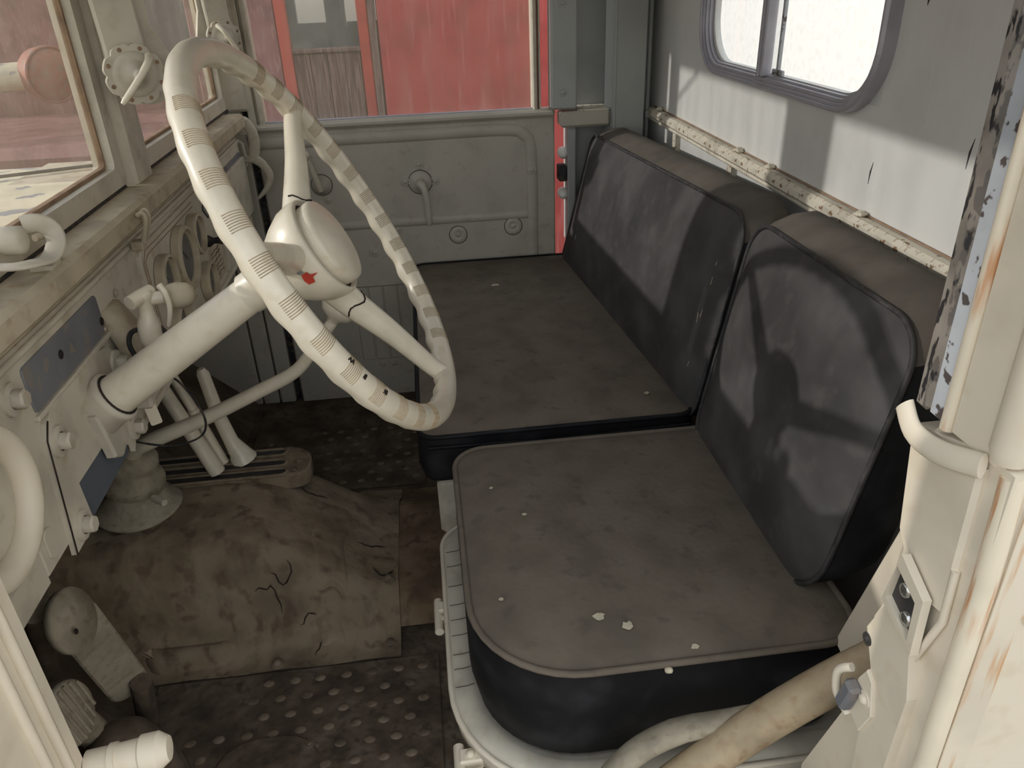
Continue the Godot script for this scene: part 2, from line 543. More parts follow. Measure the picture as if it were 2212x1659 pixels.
# ==================================================================== cab shell
func cab_shell():
	var f := struct("floor", "dirt-covered steel cab floor with worn raised studs", "floor", Vector3(0, 0, -1.2))
	var st := S()
	bx(st, -0.62, 0.64, -0.04, 0.0, -2.03, -0.36, 0.003)
	part(f, "floor_sheet", st, M.floor)
	st = S()
	bx(st, -0.31, 0.36, -0.06, 0.018, -0.42, -0.35, 0.008)
	part(f, "door_sill", st, M.cream)
	# flat cover plates bolted on the floor, driver's side
	st = S()
	bx(st, -0.53, -0.045, 0.0, 0.004, -1.0, -0.62, 0.002)
	part(f, "tread_plate", st, M.floor)
	st = S()
	bx(st, -0.50, -0.055, 0.0, 0.004, -1.95, -1.53, 0.002)
	part(f, "tread_plate", st, M.floor)
	# worn studs of the tread plates: each a low lens
	st = S()
	lathe(st, Vector3.ZERO, Vector3(0, 0, 1), [[0.0095, 0], [0.0078, 0.0013], [0.004, 0.0021], [0, 0.0023]], 12)
	var stud := shared(st, M.stud)
	for row in 11:
		for col in 10:
			var x := -0.47 + col * 0.044 + (0.022 if row % 2 else 0.0)
			var z := -0.975 + row * 0.034
			if x > -0.06 or (x < -0.36 and z < -0.9):
				continue
			put(f, "stud", stud, Transform3D(Basis(Vector3(1, 0, 0), -PI / 2).scaled_local(Vector3(1, 0.8, 1)), Vector3(x + rng.randf_range(-0.002, 0.002), 0.004, z)))
	for row in 8:
		for col in 7:
			var x := -0.32 + col * 0.044 + (0.022 if row % 2 else 0.0)
			var z := -1.80 + row * 0.034
			if x > -0.07 or rng.randf() < 0.12:
				continue
			put(f, "stud", stud, Transform3D(Basis(Vector3(1, 0, 0), -PI / 2).scaled_local(Vector3(1, 0.8, 1)), Vector3(x, 0.004, z)))
	# oval access cover in the foreground plate
	st = S()
	loft(st, [on_plane(rrect(-0.40, -0.235, -0.865, -0.70, 0.06), Vector3(0, 0.004, 0), Vector3(1, 0, 0), Vector3(0, 0, 1)), on_plane(rrect(-0.395, -0.24, -0.86, -0.705, 0.056), Vector3(0, 0.010, 0), Vector3(1, 0, 0), Vector3(0, 0, 1))], false, true, false)
	part(f, "access_cover", st, M.floor)
	put(f, "cover_screw", screw(0.008, M.stud), Transform3D(facing(Vector3.UP), Vector3(-0.255, 0.010, -0.84)))
	put(f, "floor_plug", screw(0.018, M.stud), Transform3D(facing(Vector3.UP), Vector3(-0.455, 0.0005, -1.765)))

	var wf := struct("wall_front", "dark sloping toe board and firewall under the dashboard", "wall", Vector3(-0.7, 0, -1.2))
	st = S()
	box(st, Vector3(-0.70, 0.155, -1.77), Vector3(0.47, 0.02, 0.51), 0.0, Basis(Vector3(0, 0, 1), -0.75))
	part(wf, "toe_board", st, M.floor)
	st = S()
	box(st, Vector3(-0.72, 0.155, -0.70), Vector3(0.47, 0.02, 0.59), 0.0, Basis(Vector3(0, 0, 1), -0.75))
	part(wf, "toe_board", st, M.floor)
	st = S()
	bx(st, -0.90, -0.86, 0.0, 0.69, -2.03, -0.36, 0.0)
	part(wf, "firewall", st, M.floor)
	st = S()
	bx(st, -0.90, -0.47, 0.688, 0.70, -2.03, -0.36, 0.0)
	bx(st, -0.485, -0.476, 0.69, 0.80, -2.03, -0.36, 0.0)
	part(wf, "cowl_sheet", st, M.dusty)

	# passenger side: kick panel of three pressed strips, quarter panel behind the door
	var wp := struct("wall_passenger", "grey painted side of the cab around the passenger door", "wall", Vector3(0, 0, -2.03))
	for s in [[-0.86, -0.512], [-0.507, -0.464], [-0.459, -0.418]]:
		st = S()
		bx(st, s[0], s[1], 0.0, 0.688 if s[1] < -0.48 else 0.80, -2.03, -2.0, 0.003)
		part(wp, "kick_panel", st, M.paint_far)
	st = S()
	bx(st, -0.90, -0.40, -0.05, 0.688, -2.05, -2.032, 0.0)
	part(wp, "backing_sheet", st, M.paint_far)
	st = S()
	bx(st, -0.418, -0.402, 0.0, 0.80, -2.05, -2.02, 0.0)
	part(wp, "door_seal", st, M.rubber)
	st = S()
	bx(st, 0.392, 0.66, 0.0, 1.58, -2.06, -2.045, 0.0)
	part(wp, "quarter_panel", st, M.pillar)
	st = S()
	bx(st, 0.374, 0.396, 0.42, 0.735, -2.045, -1.985, 0.003)
	part(wp, "latch_post", st, M.pillar)
	st = S()
	bx(st, 0.352, 0.478, 0.724, 0.762, -2.02, -1.962, 0.006)
	part(wp, "belt_rail", st, M.paint_far)
	st = S()
	bx(st, 0.396, 0.476, 0.760, 0.766, -2.044, -1.968, 0.001)
	part(wp, "rusty_rail_top", st, M.flaking)
	st = S()
	bx(st, -0.50, 0.66, 1.33, 1.58, -2.07, -1.97, 0.01)
	part(wp, "roof_rail", st, M.pillar)
	st = S()
	bx(st, -0.47, -0.395, 0.80, 1.58, -2.045, -1.985, 0.006)
	part(wp, "front_pillar", st, M.paint)
	# latch striker seen in the gap behind the door
	st = S()
	bx(st, 0.352, 0.374, 0.585, 0.625, -2.03, -1.99, 0.003)
	part(wp, "striker", st, M.rubber)
	for y in [0.655, 0.55]:
		st = S()
		lathe(st, Vector3(0.366, y, -2.0), Vector3(0, 0, 1), [[0.014, -0.02], [0.014, 0.0], [0.008, 0.012], [0, 0.014]], 14)
		part(wp, "striker_roller", st, M.white)

	var b1 := struct("trim_1", "grey door pillar with round rivets beside the passenger window", "pillar", Vector3(0.36, 0.77, -1.98))
	st = S()
	bx(st, 0.330, 0.394, 0.768, 1.58, -2.02, -1.966, 0.004)
	part(b1, "post", st, M.pillar)
	for y in [0.808, 1.004, 1.2]:
		put(b1, "rivet", screw(0.0105, M.pillar), Transform3D(facing(Vector3(0, 0, 1)), Vector3(0.358, y, -1.966)))
	var b2 := struct("trim_2", "wide grey channel post in the rear corner behind the passenger seat", "pillar", Vector3(0.52, 0.5, -1.98))
	st = S()
	prism(st, [Vector2(0.47, 0), Vector2(0.484, 0.05), Vector2(0.558, 0.05), Vector2(0.572, 0.0)], Vector3(0, 0.45, -2.0), Vector3(1, 0, 0), Vector3(0, 0, 1), Vector3(0, 1.13, 0))
	part(b2, "channel", st, M.pillar)
	st = S()
	tube(st, [Vector3(0.484, 0.45, -1.951), Vector3(0.484, 1.58, -1.951)], 0.004, 8)
	part(b2, "edge_bead", st, M.pillar)
	st = S()
	bx(st, 0.575, 0.584, 0.45, 1.58, -2.04, -1.99, 0.002)
	bx(st, 0.57, 0.6, 0.735, 0.752, -2.0, -1.975, 0.002)
	bx(st, 0.57, 0.6, 0.635, 0.652, -2.0, -1.975, 0.002)
	part(b2, "corner_strip", st, M.pillar)

	var cl := struct("ceiling", "painted sheet metal roof of the truck cab", "ceiling", Vector3(0, 1.56, -1.2))
	st = S()
	bx(st, -0.52, 0.66, 1.56, 1.60, -2.08, -0.32, 0.0)
	part(cl, "roof_sheet", st, M.roof)
	st = S()
	bx(st, -0.49, -0.425, 1.305, 1.58, -2.05, -0.33, 0.006)
	part(cl, "windshield_header", st, M.roof)
	st = S()
	bx(st, -0.49, 0.66, 1.38, 1.58, -0.42, -0.33, 0.01)
	part(cl, "driver_roof_rail", st, M.roof)

	var wd := struct("wall_driver", "cream painted hinge post at the front of the driver's doorway", "pillar", Vector3(-0.4, 0, -0.42))
	st = S()
	bx(st, -0.52, -0.312, 0.0, 0.80, -0.452, -0.34, 0.007)
	part(wd, "hinge_post", st, M.cream)
	for x in [0.405, 0.425]:
		st = S()
		tube(st, [Vector3(-0.311, 0.0, -x), Vector3(-0.311, 0.8, -x)], 0.0045, 8)
		part(wd, "pressed_rib", st, M.cream)
	st = S()
	bx(st, -0.50, -0.44, 0.80, 1.58, -0.452, -0.36, 0.007)
	part(wd, "upper_pillar", st, M.cream)
	st = S()
	bx(st, -0.90, -0.50, 0.0, 0.81, -0.40, -0.36, 0.0)
	part(wd, "kick_panel", st, M.paint_far)

# ==================================================================== passenger door
func passenger_door():
	var d := struct("door_1", "passenger door with pressed ribs, lever handle, window crank and dusty glass", "door", Vector3(-0.03, 0.03, -2.0))
	var st := S()
	bx(st, -0.398, 0.343, -0.04, 0.755, -2.03, -2.0, 0.004)
	part(d, "inner_panel", st, M.paint_far)
	st = S()
	bx(st, -0.40, 0.343, 0.748, 0.768, -2.035, -1.986, 0.007)
	part(d, "window_sill", st, M.paint_far)
	var P = func(x, y): return Vector3(x, y, -2.0025)
	st = S()
	tube(st, curve([P.call(-0.39, 0.722), P.call(-0.2, 0.722), P.call(0.0, 0.722), P.call(0.21, 0.722), P.call(0.262, 0.709), P.call(0.281, 0.66), P.call(0.281, 0.45), P.call(0.281, 0.06)], 50), 0.0165, 10, true, false, 0.55, Vector3(0, 1, 0))
	part(d, "pressed_rib", st, M.paint_far)
	st = S()
	tube(st, [P.call(-0.37, 0.503), P.call(-0.1, 0.503), P.call(0.268, 0.503)], 0.0125, 10, true, false, 0.6, Vector3(0, 1, 0))
	part(d, "pressed_rib", st, M.paint_far)
	# lever handle
	var hn := Vector3(-0.007, 0.605, -2.0)
	st = S()
	lathe(st, hn, Vector3(0, 0, 1), [[0.030, 0.0], [0.0295, 0.004], [0.024, 0.009], [0.014, 0.012], [0.012, 0.02], [0.011, 0.034], [0, 0.036]], 24)
	var hd := part(d, "door_handle", st, M.paint_far)
	contact_ring(hd, hn, 0.0305)
	st = S()
	tube(st, curve([hn + Vector3(0.002, 0.0, 0.03), hn + Vector3(0.008, -0.012, 0.036), hn + Vector3(0.013, -0.05, 0.036), hn + Vector3(0.014, -0.105, 0.034)], 14), [0.010, 0.010, 0.010, 0.0098, 0.0095, 0.0092, 0.009, 0.009, 0.009, 0.009, 0.009, 0.0092, 0.0094, 0.009, 0.006], 12)
	part(hd, "lever", st, M.paint_far)
	for q in [[-0.006, 0.65], [-0.046, 0.609], [0.031, 0.606], [-0.078, 0.486], [-0.145, 0.428], [0.281, 0.62], [-0.158, 0.099], [-0.129, 0.099], [-0.245, 0.575]]:
		put(d, "cup_screw", screw(0.0125, M.paint_far), Transform3D(facing(Vector3(0, 0, 1)), Vector3(q[0], q[1], -2.0 if q[0] < 0.2 else -1.992)))
	for q in [[0.081, 0.46], [0.229, 0.473]]:
		st = S()
		var o := Vector3(q[0], q[1], -2.0)
		lathe(st, o, Vector3(0, 0, 1), [[0.0235, 0.0], [0.0225, 0.0022], [0.010, 0.0025], [0.0085, 0.001], [0.0065, 0.001], [0.005, 0.004], [0, 0.0045]], 26)
		var dc := part(d, "plug_disc", st, M.paint_far)
		st = S()
		var ring := []
		for k in 26:
			ring.append(o + Vector3(cos(TAU * k / 26) * 0.0238, sin(TAU * k / 26) * 0.0238, 0.0005))
		tube(st, ring, 0.0009, 5, false, true)
		part(dc, "disc_edge", st, M.crack)
	# window crank
	var c0 := Vector3(-0.255, 0.613, -2.0)
	st = S()
	lathe(st, c0, Vector3(0, 0, 1), [[0.026, 0.0], [0.025, 0.006], [0.015, 0.010], [0.012, 0.028], [0, 0.03]], 22)
	var wc := part(d, "window_crank", st, M.paint_far)
	contact_ring(wc, c0, 0.0265)
	st = S()
	tube(st, [c0 + Vector3(0, -0.006, 0.03), c0 + Vector3(-0.004, 0.01, 0.034), c0 + Vector3(-0.022, 0.08, 0.038)], [0.011, 0.012, 0.008], 12, true, false, 0.7)
	part(wc, "crank_arm", st, M.paint)
	st = S()
	lathe(st, c0 + Vector3(-0.023, 0.083, 0.034), Vector3(0, 0, 1), [[0.006, 0.0], [0.011, 0.006], [0.012, 0.018], [0.009, 0.026], [0, 0.029]], 16)
	part(wc, "crank_knob", st, M.paint)
	# lower pocket panel of four upright boards
	for k in 4:
		st = S()
		var x := -0.212 + k * 0.0395
		bx(st, x, x + 0.0375, 0.116, 0.333, -2.004, -1.995, 0.0025)
		part(d, "lower_slat", st, M.paint_far)
	st = S()
	bx(st, -0.216, -0.035, 0.335, 0.341, -2.004, -1.993, 0.002)
	part(d, "slat_trim", st, M.paint_far)
	# window channels and pane
	st = S()
	bx(st, -0.402, -0.385, 0.76, 1.335, -2.035, -1.99, 0.003)
	bx(st, -0.379, -0.366, 0.76, 1.335, -2.035, -1.994, 0.003)
	bx(st, -0.39, -0.37, 0.76, 1.335, -2.032, -2.006, 0.0)
	part(d, "window_channel", st, M.paint)
	st = S()
	bx(st, 0.288, 0.299, 0.76, 1.335, -2.035, -1.992, 0.003)
	bx(st, 0.304, 0.308, 0.76, 1.335, -2.035, -1.994, 0.0)
	bx(st, -0.40, 0.308, 1.315, 1.335, -2.035, -1.99, 0.003)
	part(d, "window_channel", st, M.paint)
	st = S()
	bx(st, -0.368, 0.29, 0.762, 1.32, -2.016, -2.011, 0.0)
	part(d, "window_pane", st, M.glass_side, "dusty glass")
	st = S()
	bx(st, -0.366, 0.288, 0.767, 0.771, -2.012, -1.998, 0.001)
	part(d, "glass_run", st, M.alu)

func contact_ring(o: Node3D, c: Vector3, r: float):  # thin dark ring paints contact shade where a fitting meets the door
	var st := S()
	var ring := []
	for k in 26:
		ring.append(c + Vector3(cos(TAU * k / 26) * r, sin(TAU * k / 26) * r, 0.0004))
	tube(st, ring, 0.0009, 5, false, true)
	part(o, "contact_shade", st, M.crack)

# ==================================================================== rear wall
func rear_wall():
	var w := struct("wall_rear", "pale grey rear wall of the cab behind the seats", "wall", Vector3(0.6, 0, -1.2))
	var U := Vector3(0, 0, 1)
	var V := Vector3(0, 1, 0)
	var st := S()
	frame(st, rrect(-2.06, -0.36, 0.0, 1.58, 0.001, 8), rrect(-1.62, -1.0, 0.905, 1.24, 0.085, 8), Vector3(0.60, 0, 0), U, V, Vector3(0.012, 0, 0))
	part(w, "wall_sheet", st, M.wall)
	# ledge with flaking paint
	st = S()
	bx(st, 0.578, 0.602, 0.737, 0.759, -1.995, -0.45, 0.006)
	var lg := part(w, "ledge", st, M.flaking, "ledge with flaking cream paint")
	st = S()
	tube(st, [Vector3(0.588, 0.733, -1.99), Vector3(0.588, 0.733, -0.45)], 0.0045, 8)
	part(lg, "ledge_lip", st, M.flaking)
	st = S()
	tube(st, [Vector3(0.5985, 0.7605, -1.99), Vector3(0.5985, 0.7605, -0.45)], 0.0016, 6)
	part(lg, "rust_seam", st, M.gasket)
	for q in [[-1.93, 0.009], [-1.42, 0.011], [-1.28, 0.008], [-0.98, 0.006]]:
		st = S()
		for k in 3:
			box(st, Vector3(0.590, 0.762 + k * 0.001, q[0] + k * 0.006), Vector3(0.014, 0.005, q[1]), 0.001, Basis.from_euler(Vector3(0.4 * k, 0.3, 0.3 - 0.2 * k)))
		part(lg, "paint_flake", st, M.flaking)
	for z in [-1.80, -1.455]:
		st = S()
		prism(st, [Vector2(0, 0.07), Vector2(0.02, 0.075), Vector2(0.024, 0.0), Vector2(0.012, -0.012), Vector2(0.0, 0.0)], Vector3(0.6, 0.662, z), Vector3(0, 0, 1), Vector3(0, 1, 0), Vector3(-0.012, 0, 0))
		var br := part(w, "seat_clip", st, M.flaking)
		put(br, "clip_screw", screw(0.005, M.paint), Transform3D(facing(Vector3(-1, 0, 0)), Vector3(0.588, 0.715, z + 0.012)))
	# paint chips on the wall
	for q in [[1.02, -0.93, 0.010], [0.86, -0.80, 0.034], [0.80, -0.985, 0.03], [0.93, -0.76, 0.006]]:
		st = S()
		prism(st, [Vector2(0, 0), Vector2(0.0022, q[2] * 0.6), Vector2(0.004, q[2]), Vector2(-0.0008, q[2] * 0.55)], Vector3(0.6, q[0], q[1]), U, V, Vector3(-0.0006, 0, 0))
		part(w, "paint_chip", st, M.dark)

	var wn := struct("window_1", "bright sliding rear window in a rounded aluminium frame", "window", Vector3(0.6, 0.88, -1.31))
	var d := Vector3(-1, 0, 0)
	st = S()
	var loops := []
	for q in [[0.0, 0.602], [0.0, 0.582], [0.003, 0.578], [0.007, 0.578], [0.008, 0.582], [0.012, 0.582], [0.013, 0.586], [0.018, 0.586], [0.019, 0.592], [0.022, 0.592], [0.022, 0.613]]:
		loops.append(on_plane(rrect(-1.648 + q[0], -0.977 - q[0], 0.881 + q[0], 1.265 - q[0], 0.098 - q[0], 10), Vector3(q[1], 0, 0), U, V))
	loft(st, loops, false, false, false)
	part(wn, "frame", st, M.alu)
	st = S()
	bx(st, 0.581, 0.60, 0.90, 1.25, -1.352, -1.330, 0.002)
	bx(st, 0.578, 0.582, 0.90, 1.25, -1.345, -1.337, 0.001)
	part(wn, "mullion", st, M.alu)
	st = S()
	bx(st, 0.604, 0.609, 0.90, 1.25, -1.63, -1.335, 0.0)
	part(wn, "pane", st, M.glass)
	st = S()
	bx(st, 0.595, 0.600, 0.90, 1.25, -1.336, -0.99, 0.0)
	part(wn, "sliding_pane", st, M.glass)
	st = S()
	bx(st, 0.595, 0.601, 0.91, 1.25, -1.305, -1.298, 0.001)
	bx(st, 0.595, 0.6, 0.905, 0.914, -1.32, -1.28, 0.001)
	part(wn, "pane_edge", st, M.seal)

# ==================================================================== driver's door post
func driver_door_post():
	var p := struct("trim_3", "cream driver's door post with rust streaks, latch strikers and rubber seal", "pillar", Vector3(0.36, 0, -0.4))
	var U := Vector3(0, 0, 1)
	var V := Vector3(0, 1, 0)
	M.rusty_cream = mat("rusty_cream", rgb(228, 216, 192), 0.05, 0.5, 1.0, Color(rgb(190, 120, 52), 0.85), 0.55, 0.22, 3.0, {"spot_stretch": Vector3(2.5, 0.25, 2.5)})
	M.worn_seal = mat("worn_seal", rgb(120, 112, 102), 0.2, 0.8, 2.0, rgb(30, 26, 26), 0.55, 0.05, 4.0, {"spot_stretch": Vector3(3, 0.7, 3)})
	var st := S()
	prism(st, [Vector2(-0.444, 0.77), Vector2(-0.431, 0.684), Vector2(-0.421, 0.672), Vector2(-0.419, 0.634), Vector2(-0.434, 0.590), Vector2(-0.429, 0.564), Vector2(-0.417, 0.553), Vector2(-0.418, 0.525), Vector2(-0.441, 0.471), Vector2(-0.485, 0.33), Vector2(-0.485, 0.0), Vector2(-0.345, 0.0), Vector2(-0.345, 0.79), Vector2(-0.37, 0.792)], Vector3(0.40, 0, 0), U, V, Vector3(-0.06, 0, 0), 0.003)
	part(p, "jamb_plate", st, M.cream)
	# pressed shapes on the jamb
	st = S()
	prism(st, [Vector2(-0.428, 0.764), Vector2(-0.426, 0.69), Vector2(-0.385, 0.655), Vector2(-0.362, 0.66), Vector2(-0.366, 0.782)], Vector3(0.341, 0, 0), U, V, Vector3(-0.006, 0, 0), 0.003)
	part(p, "upper_pressing", st, M.cream)
	st = S()
	prism(st, [Vector2(-0.428, 0.585), Vector2(-0.412, 0.628), Vector2(-0.376, 0.606), Vector2(-0.366, 0.57), Vector2(-0.372, 0.40), Vector2(-0.40, 0.40), Vector2(-0.412, 0.555)], Vector3(0.341, 0, 0), U, V, Vector3(-0.010, 0, 0), 0.004)
	part(p, "lower_pressing", st, M.cream)
	st = S()
	tube(st, [Vector3(0.337, 0.60, -0.378), Vector3(0.337, 0.655, -0.362), Vector3(0.337, 0.70, -0.364)], 0.003, 8)
	part(p, "seam_bead", st, M.cream)
	# flange under the upper jamb
	st = S()
	tube(st, curve([Vector3(0.334, 0.783, -0.450), Vector3(0.331, 0.772, -0.43), Vector3(0.331, 0.774, -0.40), Vector3(0.334, 0.786, -0.365)], 16), 0.0085, 12, true, false, 0.4, Vector3(0.3, 1, 0))
	part(p, "flange", st, M.cream)
	# upper jamb: worn seal, blue-grey channel, bead, flat and round moulding
	st = S()
	bx(st, 0.338, 0.40, 0.785, 1.57, -0.448, -0.433, 0.004)
	part(p, "worn_seal", st, M.worn_seal, "worn black and grey rubber seal")
	st = S()
	bx(st, 0.342, 0.40, 0.785, 1.57, -0.434, -0.416, 0.001)
	part(p, "seal_channel", st, M.seal)
	st = S()
	tube(st, [Vector3(0.341, 0.785, -0.411), Vector3(0.341, 1.57, -0.411)], 0.0055, 10)
	part(p, "bead", st, M.rusty_cream)
	st = S()
	bx(st, 0.339, 0.40, 0.785, 1.57, -0.406, -0.36, 0.002)
	part(p, "upper_jamb", st, M.cream)
	st = S()
	tube(st, [Vector3(0.345, 0.792, -0.358), Vector3(0.345, 0.80, -0.359), Vector3(0.345, 1.57, -0.364)], [0.010, 0.0125, 0.0125], 14)
	part(p, "round_moulding", st, M.cream)
	# outer skin and its rusty corner bead
	st = S()
	bx(st, 0.352, 0.72, -0.5, 1.62, -0.40, -0.343, 0.004)
	part(p, "outer_skin", st, M.cream)
	st = S()
	tube(st, [Vector3(0.346, 0.0, -0.346), Vector3(0.346, 0.70, -0.348), Vector3(0.346, 0.785, -0.352)], 0.008, 10)
	part(p, "corner_bead", st, M.rusty_cream, "corner bead with orange rust runs")
	st = S()
	bx(st, 0.354, 0.377, 0.1, 0.79, -0.344, -0.3426, 0.0003)
	part(p, "rust_run", st, mat("rust_run", rgb(220, 209, 188), 0.05, 0.5, 1.0, Color(rgb(196, 138, 76), 0.75), 0.52, 0.3, 3.0, {"spot_stretch": Vector3(2.5, 0.22, 2.5)}), "orange rust stain run")
	for q in [[0.402, 0.712], [0.388, 0.672]]:
		put(p, "skin_screw", screw(0.010, M.rusty_cream), Transform3D(facing(Vector3(0, 0, 1)), Vector3(q[0], q[1], -0.343)))
	# inner quarter panel behind the post
	st = S()
	bx(st, 0.40, 0.62, 0.0, 1.57, -0.43, -0.40, 0.003)
	part(p, "inner_quarter", st, M.cream)
	# upper striker: recessed dark opening in a raised cover
	var sc := Vector3(0.333, 0.648, -0.394)
	st = S()
	frame(st, [Vector2(-0.020, -0.018), Vector2(0.024, -0.034), Vector2(0.022, 0.018), Vector2(-0.010, 0.034)], [Vector2(-0.016, -0.012), Vector2(0.017, -0.026), Vector2(0.015, 0.010), Vector2(-0.012, 0.022)], sc, U, V, Vector3(-0.007, 0, 0))
	var s1 := part(p, "striker_cover", st, M.cream)
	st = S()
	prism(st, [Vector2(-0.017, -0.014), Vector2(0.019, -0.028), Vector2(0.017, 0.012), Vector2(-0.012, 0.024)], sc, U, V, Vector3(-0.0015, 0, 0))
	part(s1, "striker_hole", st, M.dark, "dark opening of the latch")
	for q in [[0.006, -0.015], [-0.002, 0.006]]:
		st = S()
		lathe(st, sc + Vector3(-0.0015, q[1], q[0]), Vector3(-1, 0, 0), [[0.006, 0], [0.0055, 0.003], [0.002, 0.0035], [0, 0.002]], 14)
		part(s1, "striker_screw", st, M.chrome)
	# lower striker
	var lc := Vector3(0.333, 0.517, -0.412)
	st = S()
	prism(st, [Vector2(-0.012, -0.022), Vector2(0.008, -0.03), Vector2(0.018, 0.0), Vector2(0.010, 0.03), Vector2(0.0, 0.036), Vector2(-0.008, 0.018)], lc, U, V, Vector3(-0.005, 0, 0), 0.001)
	var s2 := part(p, "lower_striker", st, M.cream)
	st = S()
	box(st, lc + Vector3(-0.010, -0.002, -0.008), Vector3(0.012, 0.036, 0.014), 0.003, Basis(Vector3(1, 0, 0), 0.25))
	part(s2, "worn_tongue", st, M.plate)
	st = S()
	tube(st, curve([lc + Vector3(-0.008, 0.024, -0.014), lc + Vector3(-0.014, 0.012, -0.022), lc + Vector3(-0.012, -0.012, -0.020), lc + Vector3(-0.006, -0.026, -0.008)], 12), 0.004, 8)
	part(s2, "striker_lip", st, M.cream)
	put(s2, "striker_bolt", bolt(0.0045, 0.004, M.cream, false), Transform3D(facing(Vector3(-1, 0, 0)), lc + Vector3(-0.005, 0.008, 0.006)))
	put(p, "jamb_rivet", screw(0.006, M.dark), Transform3D(facing(Vector3(-1, 0, 0)), Vector3(0.331, 0.575, -0.424)))
	# gusset sheet between post and seat
	st = S()
	flat(st)
	var g := [Vector3(0.43, 0.615, -0.528), Vector3(0.425, 0.385, -0.588), Vector3(0.40, 0.41, -0.50), Vector3(0.365, 0.64, -0.436)]
	var gn := Vector3(-0.004, 0, -0.001)
	quad(st, g[0], g[1], g[2], g[3])
	quad(st, g[0] + gn, g[1] + gn, g[2] + gn, g[3] + gn)
	for k in 4:
		quad(st, g[k], g[(k + 1) % 4], g[(k + 1) % 4] + gn, g[k] + gn)
	tube(st, [g[0], g[1]], 0.004, 8)
	part(p, "gusset", st, M.cream)

